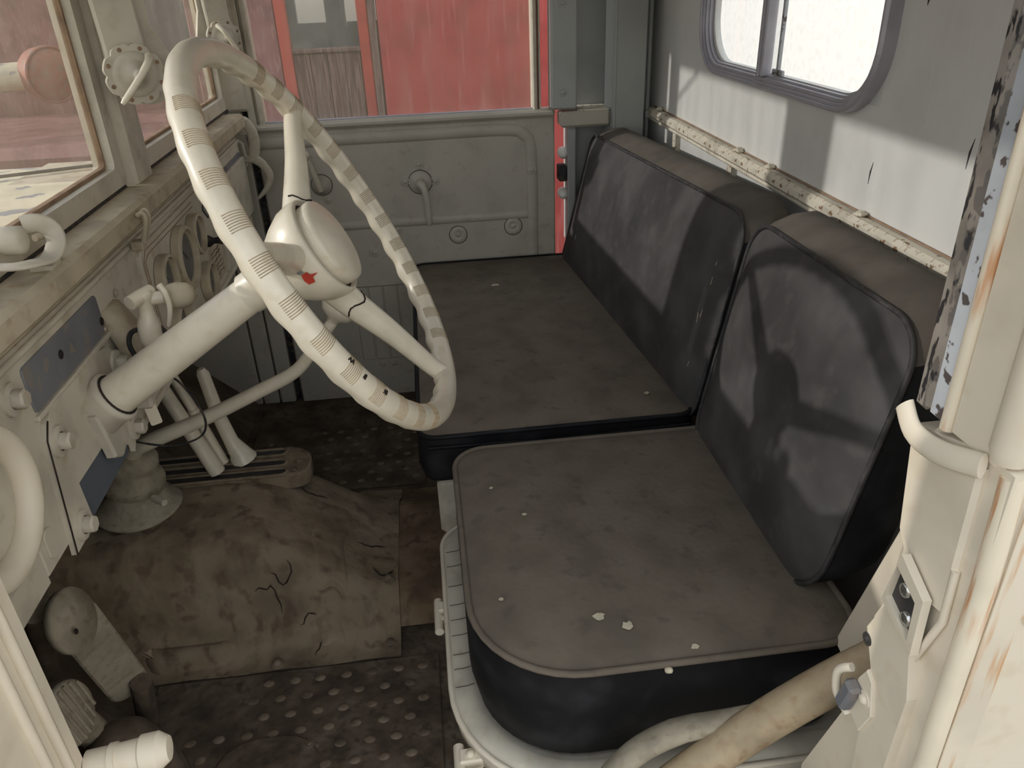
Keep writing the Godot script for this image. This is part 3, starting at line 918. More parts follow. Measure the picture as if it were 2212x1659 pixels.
# ==================================================================== windshield
func windshield():
	var U := Vector3(0, 0, 1)
	var V := Vector3(0, 1, 0)
	var spec := [["window_2", "driver's windshield pane with dusty streaks in a cream frame", -1.228, -0.450], ["window_3", "passenger's windshield pane, hazy with wiper smears", -1.975, -1.312]]
	for s in spec:
		var w := struct(s[0], s[1], "window", Vector3(-0.455, 0.81, (s[2] + s[3]) * 0.5))
		var st := S()
		var z0: float = s[2]
		var z1: float = s[3]
		frame(st, rrect(z0, z1, 0.808, 1.31, 0.012, 3), rrect(z0 + 0.030, z1 - 0.03, 0.838, 1.285, 0.010, 3), Vector3(-0.472, 0, 0), U, V, Vector3(0.03, 0, 0))
		part(w, "frame", st, M.paint)
		st = S()
		frame(st, rrect(z0 + 0.026, z1 - 0.026, 0.834, 1.289, 0.012, 3), rrect(z0 + 0.035, z1 - 0.035, 0.843, 1.28, 0.008, 3), Vector3(-0.462, 0, 0), U, V, Vector3(0.008, 0, 0))
		part(w, "glazing_seal", st, M.gasket)
		st = S()
		bx(st, -0.464, -0.459, 0.835, 1.29, z0 + 0.027, z1 - 0.027, 0.0)
		part(w, "pane", st, M.glass_front, "dusty streaked glass")
		# perished rubber under the frame
		st = S()
		tube(st, [Vector3(-0.445, 0.806, z0 + 0.01), Vector3(-0.445, 0.806, z1 - 0.01)], 0.006, 8)
		part(w, "sill_rubber", st, M.rubber)
	var cp := struct("trim_4", "upright centre post between the two windshield panes", "pillar", Vector3(-0.45, 0.8, -1.27))
	var st := S()
	bx(st, -0.475, -0.428, 0.795, 1.34, -1.311, -1.232, 0.005)
	part(cp, "post", st, M.paint)
	# wiper motors: one on the centre post, one on the far pillar
	for q in [[Vector3(-0.385, 0.964, -1.202), "wiper motor with lobed disc and hand lever on the centre post", 1.0, 0.75, -0.034], [Vector3(-0.408, 0.965, -1.92), "wiper motor with hand lever on the far windshield pillar", 0.95, -0.5, 0.0]]:
		var o: Vector3 = q[0]
		var sc: float = q[2]
		var w := thing("wiper_motor", q[1], "wiper motor", o, "windshield wiper motors")
		var n := Vector3(0.52, 0.0, 0.854)
		var u := Vector3(0.854, 0.0, -0.52) * sc
		var v := V * sc
		st = S()
		var back := []
		for k in 17:
			var an := PI * 0.12 - k * PI * 1.24 / 16
			back.append(Vector2(cos(an) * 0.044 - 0.010, sin(an) * 0.044))
		back.append_array([Vector2(-0.040, 0.06), Vector2(-0.044, 0.40), Vector2(0.006, 0.40), Vector2(0.010, 0.06)])
		prism(st, back, o - n * 0.030 - u * (q[4] * 0.9), u, v, n * 0.012, 0.002)
		part(w, "back_plate", st, M.paint)
		st = S()
		prism(st, [Vector2(0.022, -0.01), Vector2(0.024, 0.04), Vector2(0.010, 0.40), Vector2(-0.044, 0.40), Vector2(-0.030, 0.04), Vector2(-0.03, 0.0)], o - n * 0.012, u, v, n * 0.010, 0.003)
		part(w, "front_arm", st, M.paint)
		st = S()
		bx(st, o.x - 0.05, o.x - 0.012, o.y + 0.10, o.y + 0.16, o.z - 0.045, o.z - 0.012, 0.003)
		part(w, "mounting_block", st, M.paint)
		st = S()
		var lob := []
		for k in 64:
			var an := TAU * k / 64
			var r := 0.040 - 0.0040 * pow(maxf(0.0, cos(an * 8)), 3.0)
			lob.append(Vector2(cos(an) * r, sin(an) * r))
		prism(st, lob, o - n * 0.002, u, v, n * 0.009, 0.0)
		part(w, "disc", st, M.paint)
		st = S()
		lathe(st, o + n * 0.007, n, [[0.030, 0.0], [0.029, 0.003], [0.022, 0.004], [0.017, 0.005], [0.015, 0.011], [0.0085, 0.014], [0.0075, 0.026], [0, 0.028]], 26)
		part(w, "boss", st, M.paint)
		for k in 8:
			var an := TAU * (k + 0.5) / 8
			put(w, "disc_screw", screw(0.0030, M.gasket), Transform3D(facing(n), o + n * 0.0072 + u * cos(an) * 0.0345 + v * sin(an) * 0.0345))
		st = S()
		var dr: Vector3 = (u * sin(q[3]) + v * cos(q[3])).normalized()
		tube(st, curve([o + n * 0.016 + dr * 0.030, o + n * 0.030 + dr * 0.018, o + n * 0.034 - dr * 0.010, o + n * 0.030 - dr * 0.046], 14), [0.0058, 0.0056, 0.0054, 0.005, 0.005, 0.005, 0.005, 0.0048, 0.0048, 0.0047, 0.0046, 0.0045, 0.0044, 0.0042, 0.003], 10)
		part(w, "lever", st, M.wheel)
		st = S()
		box(st, o - n * 0.014 - u * (q[4] * 0.9) + v * 0.105 - u * 0.018, Vector3(0.018, 0.018, 0.012), 0.003, Basis(u.normalized(), V, n))
		part(w, "hose_clip", st, M.dusty)
	# wiper arms outside
	for q in [[-1.76, -2.02, 1.165], [-1.02, -0.72, 1.292]]:
		var w := thing("windshield_wiper", "thin wiper arm resting outside the %s windshield" % ("passenger's" if q[0] < -1.5 else "driver's"), "wiper", Vector3(-0.49, 1.3, q[0]), "windshield wiper arms")
		st = S()
		tube(st, [Vector3(-0.488, 1.305, q[0]), Vector3(-0.488, q[2], q[1])], 0.005, 8)
		part(w, "arm", st, M.dark)
		st = S()
		lathe(st, Vector3(-0.475, 1.305, q[0]), Vector3(-1, 0, 0), [[0.012, 0], [0.012, 0.02], [0.006, 0.026], [0, 0.026]], 12)
		part(w, "pivot", st, M.dark)
	# windshield hold-down clamp on the near sill
	var c := thing("windshield_clamp", "heavy curled hold-down clamp on the windshield sill nearest the camera", "clamp", Vector3(-0.42, 0.807, -0.84))
	st = S()
	tube(st, curve([Vector3(-0.425, 0.852, -0.856), Vector3(-0.412, 0.852, -0.862), Vector3(-0.403, 0.842, -0.868), Vector3(-0.400, 0.829, -0.862), Vector3(-0.402, 0.819, -0.842), Vector3(-0.405, 0.822, -0.818), Vector3(-0.414, 0.826, -0.796), Vector3(-0.432, 0.828, -0.792)], 28), 0.0105, 10, true, false, 0.35, Vector3(0.3, 1, 0))
	part(c, "strap", st, M.paint)
	st = S()
	lathe(st, Vector3(-0.438, 0.842, -0.835), Vector3(1, 0, 0), [[0.015, 0], [0.015, 0.018], [0.010, 0.021], [0, 0.021]], 18)
	part(c, "pivot", st, M.paint)
	st = S()
	tube(st, [Vector3(-0.42, 0.836, -0.862), Vector3(-0.412, 0.834, -0.885)], 0.004, 8)
	part(c, "pin", st, M.dusty)
	st = S()
	prism(st, [Vector2(0, 0), Vector2(0.045, 0.002), Vector2(0.05, 0.010), Vector2(0.03, 0.02), Vector2(0.002, 0.022)], Vector3(-0.422, 0.807, -0.835), Vector3(0, 0, -1), Vector3(1, 0, 0), Vector3(0, 0.005, 0), 0.001)
	part(c, "foot_plate", st, M.paint)
	# hook clamp at the far end of the dashboard
	c = thing("hook_clamp", "curved hook clamp at the far end of the dashboard by the passenger door", "clamp", Vector3(-0.41, 0.62, -1.94))
	st = S()
	lathe(st, Vector3(-0.408, 0.776, -1.945), Vector3(0, 0, 1), [[0.021, 0], [0.021, 0.02], [0.018, 0.024], [0, 0.024]], 20)
	part(c, "pivot_disc", st, M.paint)
	st = S()
	tube(st, curve([Vector3(-0.40, 0.786, -1.925), Vector3(-0.388, 0.765, -1.925), Vector3(-0.386, 0.735, -1.925), Vector3(-0.392, 0.705, -1.925), Vector3(-0.376, 0.688, -1.925), Vector3(-0.364, 0.662, -1.925), Vector3(-0.374, 0.634, -1.925), Vector3(-0.402, 0.606, -1.925)], 30), [0.013, 0.013, 0.013, 0.013, 0.013, 0.013, 0.013, 0.013, 0.013, 0.013, 0.013, 0.013, 0.012, 0.012, 0.012, 0.011, 0.011, 0.011, 0.010, 0.010, 0.010, 0.010, 0.009, 0.009, 0.008, 0.008, 0.007, 0.006, 0.005, 0.004, 0.002], 10, true, false, 0.55, Vector3(1, 0, 0))
	part(c, "hook", st, M.paint)
	st = S()
	tube(st, [Vector3(-0.424, 0.746, -1.925), Vector3(-0.414, 0.738, -1.925), Vector3(-0.412, 0.69, -1.925), Vector3(-0.42, 0.684, -1.925)], 0.004, 8)
	bx(st, -0.42, -0.39, 0.694, 0.708, -1.94, -1.918, 0.003)
	part(c, "link", st, M.paint)

# ==================================================================== dashboard
func gauge(d: Node3D, z: float, y: float, r: float):
	var o := Vector3(-0.412, y, z)
	var st := S()
	lathe(st, o, Vector3(1, 0, 0), [[r, 0.0], [r, 0.012], [r * 0.97, 0.015], [r * 0.86, 0.016], [r * 0.84, 0.013], [r * 0.83, 0.010], [r * 0.76, 0.009], [r * 0.75, 0.004]], 30, true)
	var g := part(d, "gauge", st, M.dusty)
	st = S()
	lathe(st, o, Vector3(1, 0, 0), [[r * 0.76, 0.006], [0, 0.006]], 28)
	part(g, "dial", st, M.gauge, "dusty dark dial glass")
	st = S()
	box(st, o + Vector3(0.0066, r * 0.12, 0.0), Vector3(0.0008, r * 0.55, 0.002), 0.0, Basis(Vector3(1, 0, 0), 0.7))
	part(g, "needle", st, M.plate_dark)

func dashboard():
	var d := thing("dashboard", "dusty cream steel dashboard with instrument cluster and mounting plates", "dashboard", Vector3(-0.42, 0.53, -1.2))
	var st := S()
	# sheet with cut-outs kept simple: upper band, lower band, and uprights
	bx(st, -0.44, -0.42, 0.532, 0.755, -1.91, -0.665, 0.003)
	bx(st, -0.44, -0.42, 0.612, 0.755, -0.667, -0.45, 0.003)
	bx(st, -0.44, -0.42, 0.525, 0.568, -0.667, -0.45, 0.003)
	part(d, "panel", st, M.paint)
	st = S()
	bx(st, -0.475, -0.396, 0.774, 0.807, -1.915, -0.44, 0.006)
	part(d, "top_rail", st, M.dusty)
	st = S()
	bx(st, -0.46, -0.425, 0.75, 0.78, -1.91, -0.45, 0.0)
	part(d, "rail_recess", st, M.dusty)
	st = S()
	tube(st, [Vector3(-0.419, 0.7485, -1.90), Vector3(-0.419, 0.7485, -0.47)], 0.0042, 8)
	part(d, "upper_bead", st, M.paint)
	st = S()
	bx(st, -0.44, -0.414, 0.526, 0.535, -1.91, -0.975, 0.002)
	part(d, "lower_flange", st, M.paint)
	# dark blue-grey plates
	var U := Vector3(0, 0, -1)
	var V := Vector3(0, 1, 0)
	st = S()
	prism(st, rrect(0.745, 0.957, 0.683, 0.735, 0.006, 2), Vector3(-0.421, 0, 0), U, V, Vector3(0.003, 0, 0), 0.001)
	var pl := part(d, "blank_plate", st, M.plate, "blue-grey blank plate")
	for q in [[0.83, 0.712], [0.952, 0.70]]:
		put(pl, "plate_hole", screw(0.0055, M.crack), Transform3D(facing(Vector3(1, 0, 0)), Vector3(-0.418, q[1], -q[0])))
	st = S()
	prism(st, rrect(0.74, 0.962, 0.676, 0.682, 0.002, 1), Vector3(-0.42, 0, 0), U, V, Vector3(0.005, 0, 0), 0.001)
	part(d, "plate_lip", st, M.paint)
	# column mounting plate
	st = S()
	prism(st, [Vector2(0.715, 0.521), Vector2(0.728, 0.60), Vector2(0.737, 0.655), Vector2(0.746, 0.67), Vector2(0.775, 0.680), Vector2(0.83, 0.678), Vector2(0.905, 0.678), Vector2(0.935, 0.672), Vector2(0.962, 0.65), Vector2(0.968, 0.60), Vector2(0.955, 0.55), Vector2(0.925, 0.522), Vector2(0.917, 0.580), Vector2(0.768, 0.580), Vector2(0.772, 0.521)], Vector3(-0.42, 0, 0), U, V, Vector3(0.006, 0, 0), 0.001)
	part(d, "column_bracket", st, M.paint)
	st = S()
	prism(st, [Vector2(0.769, 0.524), Vector2(0.765, 0.582), Vector2(0.920, 0.582), Vector2(0.914, 0.528)], Vector3(-0.42, 0, 0), U, V, Vector3(0.002, 0, 0), 0.0)
	part(d, "slate_plate", st, M.plate_dark, "slate blue lower plate")
	st = S()
	tube(st, [Vector3(-0.413, 0.521, -0.7145), Vector3(-0.413, 0.60, -0.7275), Vector3(-0.413, 0.655, -0.7365), Vector3(-0.413, 0.672, -0.75)], 0.0009, 5)
	part(d, "bracket_gap", st, M.crack)
	for q in [[0.947, 0.643], [0.756, 0.643], [0.742, 0.541], [0.714, 0.718], [0.940, 0.551]]:
		put(d, "bolt", bolt(0.0105, 0.016, M.paint), Transform3D(facing(Vector3(1, 0, 0), q[0] * 9.0), Vector3(-0.414 if q[0] > 0.72 and q[0] < 0.96 else -0.42, q[1], -q[0])))
	# pressed boss and open corner at the near end of the panel
	st = S()
	prism(st, rrect(0.676, 0.696, 0.545, 0.58, 0.009, 4), Vector3(-0.421, 0, 0), U, V, Vector3(0.004, 0, 0), 0.001)
	part(d, "pressed_boss", st, M.paint)
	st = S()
	bx(st, -0.46, -0.45, 0.55, 0.63, -0.68, -0.47, 0.0)  # dark sheet stands in for the shade inside the open corner
	part(d, "corner_shade", st, M.dark, "dark sheet for the shade inside the near corner opening")
	# curved tongue hanging beside the column
	st = S()
	var tl := []
	for k in 9:
		var t := k / 8.0
		var y := lerpf(0.708, 0.585, t)
		var x := -0.412 + 0.026 * sin(clampf(t * 1.3, 0, 1) * PI * 0.5)
		var zc := lerpf(-0.985, -1.0, t)
		var hw := lerpf(0.026, 0.036, minf(1.0, t * 1.6))
		tl.append([Vector3(x - 0.018, y, zc + hw), Vector3(x, y, zc + hw * 0.8), Vector3(x + 0.003, y, zc), Vector3(x, y, zc - hw * 0.8), Vector3(x - 0.018, y, zc - hw)])
	loft(st, tl, true, true, true)
	var tg := part(d, "curved_tongue", st, M.dusty)
	for q in [[-0.955, 0.688], [-1.02, 0.712]]:
		put(tg, "tongue_screw", screw(0.006, M.dusty), Transform3D(facing(Vector3(1, 0, 0)), Vector3(-0.419, q[1], q[0])))
	# instrument cluster
	st = S()
	prism(st, rrect(1.118, 1.56, 0.545, 0.737, [0.03, 0.004, 0.004, 0.022], 5), Vector3(-0.42, 0, 0), U, V, Vector3(0.007, 0, 0), 0.002)
	var cl := part(d, "instrument_panel", st, M.paint)
	for q in [0.004, 0.012]:
		st = S()
		tube(st, [Vector3(-0.4128, 0.56 + q, -1.122 - q), Vector3(-0.4128, 0.715, -1.122 - q), Vector3(-0.4128, 0.734 - q, -1.14 - q), Vector3(-0.4128, 0.734 - q, -1.42)], 0.0008, 5)
		part(cl, "scribed_line", st, M.gasket)
	gauge(d, -1.186, 0.672, 0.037)
	gauge(d, -1.297, 0.668, 0.054)
	gauge(d, -1.385, 0.682, 0.036)
	gauge(d, -1.40, 0.588, 0.037)
	gauge(d, -1.200, 0.588, 0.037)
	for q in [[1.255, 0.592], [1.30, 0.60], [1.33, 0.585], [1.345, 0.61]]:
		put(cl, "panel_screw", screw(0.0045, M.dusty), Transform3D(facing(Vector3(1, 0, 0)), Vector3(-0.413, q[1], -q[0])))
	# data plate with scratched lines, diamond plate, switch
	st = S()
	prism(st, [Vector2(1.478, 0.700), Vector2(1.505, 0.678), Vector2(1.535, 0.712), Vector2(1.508, 0.738)], Vector3(-0.413, 0, 0), U, V, Vector3(0.001, 0, 0))
	var dp := part(d, "data_plate", st, M.plate)
	st = S()
	var dl := [Vector3(-0.4122, 0.700, -1.478), Vector3(-0.4122, 0.678, -1.505), Vector3(-0.4122, 0.712, -1.535), Vector3(-0.4122, 0.738, -1.508)]
	for k in 4:
		tube(st, [dl[k], dl[(k + 1) % 4]], 0.001, 5)
	part(dp, "plate_outline", st, M.crack)
	st = S()
	prism(st, rrect(1.455, 1.55, 0.556, 0.628, 0.003, 1), Vector3(-0.413, 0, 0), U, V, Vector3(0.0008, 0, 0))
	var ip := part(d, "instruction_plate", st, M.dusty, "worn instruction plate, its lines no longer readable")
	for k in 6:
		st = S()
		var pts := []
		for j in 9:
			pts.append(Vector3(-0.4118, 0.617 - k * 0.0095 + rng.randf_range(-0.0022, 0.0022), -1.466 - j * 0.0085))
		tube(st, pts, 0.0006, 4)
		part(ip, "worn_line", st, M.crack)
	st = S()
	lathe(st, Vector3(-0.413, 0.648, -1.452), Vector3(1, 0, -0.1), [[0.011, 0], [0.011, 0.008], [0.0055, 0.016], [0.006, 0.022], [0.0075, 0.026], [0.0075, 0.046], [0.004, 0.058], [0, 0.06]], 14)
	part(d, "toggle_switch", st, M.rubber, "black toggle switch")
	# passenger side: compartment lid, dark recess
	st = S()
	prism(st, rrect(1.575, 1.60, 0.545, 0.745, 0.002, 1), Vector3(-0.42, 0, 0), U, V, Vector3(0.010, 0, 0), 0.002)
	part(d, "upright_strip", st, M.paint)
	st = S()
	prism(st, rrect(1.62, 1.90, 0.575, 0.725, 0.008, 2), Vector3(-0.42, 0, 0), U, V, Vector3(0.003, 0, 0), 0.001)
	part(d, "compartment_recess", st, M.plate)
	st = S()
	prism(st, rrect(1.66, 1.90, 0.585, 0.715, 0.006, 2), Vector3(-0.418, 0, 0), U, V, Vector3(0.008, 0, 0), 0.002)
	part(d, "compartment_lid", st, M.paint)
	# catch on the top rail
	var c := thing("rail_catch", "small bronze-green spring catch hooked on the dashboard rail", "catch", Vector3(-0.39, 0.74, -1.09))
	st = S()
	tube(st, curve([Vector3(-0.3935, 0.794, -1.094), Vector3(-0.386, 0.797, -1.096), Vector3(-0.384, 0.788, -1.098), Vector3(-0.389, 0.772, -1.098), Vector3(-0.395, 0.756, -1.098)], 16), 0.0032, 8)
	tube(st, curve([Vector3(-0.3935, 0.794, -1.112), Vector3(-0.386, 0.797, -1.112), Vector3(-0.384, 0.788, -1.112), Vector3(-0.389, 0.772, -1.112), Vector3(-0.395, 0.756, -1.112)], 16), 0.0032, 8)
	part(c, "spring_loop", st, M.dusty)
	st = S()
	bx(st, -0.4135, -0.396, 0.744, 0.757, -1.115, -1.095, 0.002)
	part(c, "foot", st, M.dusty)
	# round vent rim at the near end of the dash
	var vo := Vector3(-0.385, 0.688, -0.568)
	st = S()
	var ring := []
	for k in 40:
		ring.append(vo + Vector3(0.0, sin(TAU * k / 40) * 0.062, cos(TAU * k / 40) * 0.062))
	tube(st, ring, 0.0135, 12, false, true)
	var vt := part(d, "round_vent", st, M.cream, "round cream rimmed vent with a bolt in its cover")
	st = S()
	lathe(st, vo + Vector3(-0.008, 0, 0), Vector3(1, 0, 0), [[0.06, 0], [0.05, 0.004], [0.02, 0.006], [0, 0.006]], 28)
	part(vt, "vent_cover", st, M.paint)
	put(vt, "vent_bolt", bolt(0.010, 0.012, M.paint), Transform3D(facing(Vector3(1, 0, 0)), vo + Vector3(-0.002, -0.002, 0.0)))
	st = S()
	bx(st, -0.46, -0.392, 0.655, 0.72, -0.6, -0.50, 0.006)
	part(vt, "vent_housing", st, M.paint)

# ==================================================================== steering
func steering():
	var W := Vector3(-0.107, 0.806, -0.88)
	var n := Vector3(0.874, 0.483, 0.056).normalized()
	var a := n.cross(Vector3(0, 0, 1)).normalized()
	var b := n.cross(a)
	var w := thing("steering_wheel", "worn cream steering wheel with three spokes and finger grips", "steering wheel", W)
	var R := 0.2315
	# rim: round section with scalloped back
	var st := S()
	smooth(st)
	var NT := 320
	var NS := 16
	var rings := []
	for i in NT:
		var th := TAU * i / NT
		var e := a * cos(th) + b * sin(th)
		var ring := []
		for k in NS:
			var ph := TAU * k / NS
			var r := 0.0150
			var back := maxf(0.0, -sin(ph + 0.35))
			r *= 1.0 - 0.20 * back * (0.5 + 0.5 * cos(th * 36.0))
			ring.append(W + e * (R + cos(ph) * r) + n * sin(ph) * r)
		rings.append(ring)
	loft(st, rings, false, false, true, true)
	part(w, "rim", st, M.wheel)
	# groups of grip grooves on the front of the rim
	st = S()
	for j in 8:
		var th := (j - 3.5) * 0.0098
		var e := a * cos(th) + b * sin(th)
		var pts := []
		for k in 10:
			var ph := lerpf(0.1, 3.1, k / 9.0)
			pts.append(e * (R + cos(ph) * 0.0151) + n * sin(ph) * 0.0151)
		tube(st, pts, 0.00045, 4)
	var grip_mat := mat("grip_dirt", rgb(178, 158, 126), 0.15, 0.7, 6.0)
	var grip := shared(st, grip_mat)
	for k in 36:
		var at := rad_to_deg(wrapf(TAU * (k + 0.5) / 36, -PI, PI))
		if absf(at) > 150.0 or absf(at + 5.0) < 24.0:
			continue
		put(w, "grip_ridges", grip, Transform3D(Basis(n, TAU * (k + 0.5) / 36), W))
	# spokes
	var hub := W - n * 0.030
	var spokes := [123.8, 6.0, -109.0]
	for s in spokes.size():
		var th := deg_to_rad(spokes[s])
		var e := a * cos(th) + b * sin(th)
		st = S()
		var path := curve([hub + e * 0.030 - n * 0.012, hub + e * 0.075 - n * 0.004, hub + e * 0.14 + n * 0.012, W + e * 0.205 - n * 0.006, W + e * 0.226], 22)
		var rad := []
		for k in 23:
			rad.append(lerpf(0.0205, 0.0118, smoothstep(0.0, 0.8, k / 22.0)))
		tube(st, path, rad, 14, false, false, 0.85, n)
		var sp := part(w, "spoke", st, M.wheel)
		# crack round the spoke near the hub
		if s < 2:
			st = S()
			var cr := []
			var t := (path[7] - path[5] as Vector3).normalized()
			var u2 := (n - t * n.dot(t)).normalized()
			var v2 := t.cross(u2)
			for k in 13:
				var an := lerpf(-1.9, 1.9, k / 12.0) + 0.3
				cr.append(path[6] + (u2 * cos(an) + v2 * sin(an) * 0.85) * (rad[6] + 0.0002) + t * 0.004 * sin(an * 3.1))
			tube(st, cr, 0.0011, 5)
			part(sp, "crack", st, M.crack, "dark crack across the spoke")
	# hub and horn button
	st = S()
	lathe(st, W, n, [[0.0245, -0.125], [0.026, -0.105], [0.030, -0.088], [0.038, -0.072], [0.050, -0.054], [0.058, -0.038], [0.0605, -0.024], [0.0600, -0.014], [0.0565, -0.010], [0.0550, -0.018], [0.03, -0.018]], 36)
	var hb := part(w, "hub", st, M.wheel)
	st = S()
	lathe(st, W, n, [[0.0548, -0.0172], [0.045, -0.0168]], 36)
	part(hb, "button_gap", st, M.crack)
	st = S()
	lathe(st, W, n, [[0.0505, -0.017], [0.0515, -0.004], [0.0495, 0.0012], [0.046, 0.003], [0.036, 0.0058], [0.018, 0.0082], [0, 0.009]], 36)
	part(w, "horn_button", st, M.wheel, "domed horn button")
	# red primer chip on the hub
	st = S()
	var chip := [[-0.34, -0.02], [0.1, -0.1], [0.52, -0.02], [0.56, 0.42], [0.16, 0.52], [0.06, 0.98], [-0.08, 0.5], [-0.36, 0.4]]
	var L = func(x, y):
		var an: float = deg_to_rad(-84.0) + x * 0.26
		var t: float = y
		var r := lerpf(0.0590, 0.0608, t)
		var h := lerpf(-0.036, -0.018, t)
		return W + (a * cos(an) + b * sin(an)) * (r + 0.0016) + n * h
	smooth(st)
	for k in chip.size():
		var k2 := (k + 1) % chip.size()
		tri(st, L.call(0.0, 0.35), L.call(chip[k][0], chip[k][1]), L.call(chip[k2][0], chip[k2][1]))
	part(hb, "paint_chip", st, M.red_chip, "red primer showing through chipped paint")
	st = S()
	var grey := [[-0.85, -0.05], [-0.62, 0.2], [-0.40, 0.22], [-0.38, -0.06], [-0.6, -0.2]]
	smooth(st)
	for k in grey.size():
		var k2 := (k + 1) % grey.size()
		tri(st, L.call(-0.57, 0.03), L.call(grey[k][0], grey[k][1]), L.call(grey[k2][0], grey[k2][1]))
	part(hb, "paint_chip", st, M.plate)
	# black chips on the near rim
	for q in [[-1.343, 0.014, 1.2], [-1.25, 0.006, 1.0], [-1.11, 0.010, 1.1]]:
		st = S()
		var pts := []
		for k in 5:
			var th: float = q[0] + (k - 2) * q[1] * 0.6
			var ph: float = q[2] + (0.18 if k % 2 else -0.05)
			pts.append(W + (a * cos(th) + b * sin(th)) * (R + cos(ph) * 0.0149) + n * sin(ph) * 0.0149)
		tube(st, pts, [0.0006, 0.0018, 0.0012, 0.0022, 0.0005], 6)
		part(w, "rim_chip", st, M.crack)

	var D := Vector3(-0.42, 0.617, -0.866)
	var c := thing("steering_column", "thick cream steering column tube running from wheel to dashboard", "steering column", D)
	var top := W - n * 0.112
	var dir := (D - top).normalized()
	st = S()
	tube(st, [top, top.lerp(D, 0.5), D + dir * 0.05], [0.0215, 0.0240, 0.0270], 26)
	part(c, "tube", st, M.wheel)
	st = S()
	tube(st, [D - dir * 0.036, D - dir * 0.034, D - dir * 0.028, D - dir * 0.024, D + dir * 0.03], [0.030, 0.033, 0.033, 0.031, 0.037], 26)
	part(c, "collar", st, M.paint)
	st = S()
	tube(st, [D - dir * 0.0372, D - dir * 0.0362], 0.0288, 24)
	part(c, "collar_gap", st, M.crack)
	st = S()
	prism(st, [Vector2(-0.036, 0.012), Vector2(0.036, 0.012), Vector2(0.026, -0.055), Vector2(0.0, -0.066), Vector2(-0.02, -0.055)], D + Vector3(0.006, 0, 0), Vector3(0, 0, -1), Vector3(0, 1, 0), Vector3(0.012, 0, 0), 0.003)
	part(c, "clamp_lug", st, M.paint)
	# flaky paint ridge on the column
	st = S()
	var fl := []
	var ax := axes(dir)
	for k in 12:
		var an := 0.3 + 0.12 * k
		fl.append(top + dir * (0.03 + 0.012 * sin(k * 1.7)) + (ax[0] * cos(an) + ax[1] * sin(an)) * 0.0221)
	tube(st, fl, 0.0007, 4)
	part(c, "paint_crack", st, M.dusty)

	# turn signal unit clamped on the far side of the column
	var t := thing("turn_signal_switch", "cream turn signal switch with curved lever on the steering column", "switch", Vector3(-0.36, 0.66, -0.95))
	st = S()
	tube(st, curve([Vector3(-0.362, 0.735, -0.95), Vector3(-0.360, 0.722, -0.95), Vector3(-0.360, 0.704, -0.95), Vector3(-0.362, 0.686, -0.95), Vector3(-0.362, 0.665, -0.948)], 16), [0.012, 0.0135, 0.0135, 0.012, 0.0095, 0.009, 0.009, 0.0095, 0.0105, 0.012, 0.0135, 0.0145, 0.015, 0.015, 0.015, 0.0145, 0.012], 14)
	part(t, "body", st, M.wheel)
	st = S()
	tube(st, [Vector3(-0.37, 0.729, -0.93), Vector3(-0.362, 0.731, -0.944), Vector3(-0.353, 0.733, -0.962)], [0.009, 0.0095, 0.008], 12)
	part(t, "cross_head", st, M.wheel)
	st = S()
	tube(st, [Vector3(-0.36, 0.724, -0.955), Vector3(-0.334, 0.724, -0.958)], 0.0085, 14)
	part(t, "stem", st, M.wheel)
	st = S()
	lathe(st, Vector3(-0.336, 0.724, -0.958), Vector3(1, 0.02, -0.05), [[0.010, 0], [0.0155, 0.005], [0.017, 0.016], [0.015, 0.028], [0.009, 0.035], [0, 0.037]], 20)
	part(t, "lamp_cap", st, M.dusty)
	st = S()
	tube(st, curve([Vector3(-0.332, 0.748, -0.935), Vector3(-0.326, 0.738, -0.932), Vector3(-0.325, 0.718, -0.932), Vector3(-0.332, 0.694, -0.934)], 14), [0.0045, 0.0045, 0.004, 0.004, 0.004, 0.0038, 0.0036, 0.0036, 0.0034, 0.0034, 0.0032, 0.0032, 0.003, 0.003, 0.0025], 8)
	part(t, "lever", st, M.wheel)
	st = S()
	box(st, Vector3(-0.366, 0.652, -0.93), Vector3(0.03, 0.02, 0.06), 0.004)
	part(t, "clamp_band", st, M.paint)
	st = S()
	tube(st, curve([Vector3(-0.365, 0.69, -0.945), Vector3(-0.384, 0.684, -0.945), Vector3(-0.388, 0.666, -0.94), Vector3(-0.372, 0.642, -0.925), Vector3(-0.36, 0.625, -0.915)], 26), 0.0032, 8)
	part(t, "cable", st, M.rubber, "black cable loop")
	st = S()
	tube(st, curve([Vector3(-0.352, 0.69, -0.952), Vector3(-0.342, 0.676, -0.95), Vector3(-0.328, 0.656, -0.94)], 12), 0.003, 8)
	part(t, "cable", st, M.rubber)
	var k1 := thing("thin_wire", "thin black wire hanging in a loop under the steering column", "wire", Vector3(-0.37, 0.48, -1.0))
	st = S()
	tube(st, curve([Vector3(-0.372, 0.60, -0.99), Vector3(-0.362, 0.582, -1.0), Vector3(-0.346, 0.548, -1.0), Vector3(-0.341, 0.512, -1.0), Vector3(-0.356, 0.49, -1.0), Vector3(-0.395, 0.481, -1.0), Vector3(-0.44, 0.492, -1.0), Vector3(-0.47, 0.51, -1.0)], 50), 0.0016, 6)
	part(k1, "strand", st, M.rubber)
	k1 = thing("paper_tag", "small pale tag hanging below the column", "tag", Vector3(-0.40, 0.54, -0.99))
	st = S()
	prism(st, rrect(-0.007, 0.009, -0.018, 0.016, 0.002, 1), Vector3(-0.404, 0.545, -0.985), Vector3(0.8, 0, -0.6), Vector3(-0.1, 1, 0), Vector3(0.0006, 0, 0.0008))
	part(k1, "sheet", st, M.cream)
	st = S()
	bx(st, -0.42, -0.396, 0.556, 0.575, -0.995, -0.975, 0.004)
	part(k1, "holder", st, M.paint)

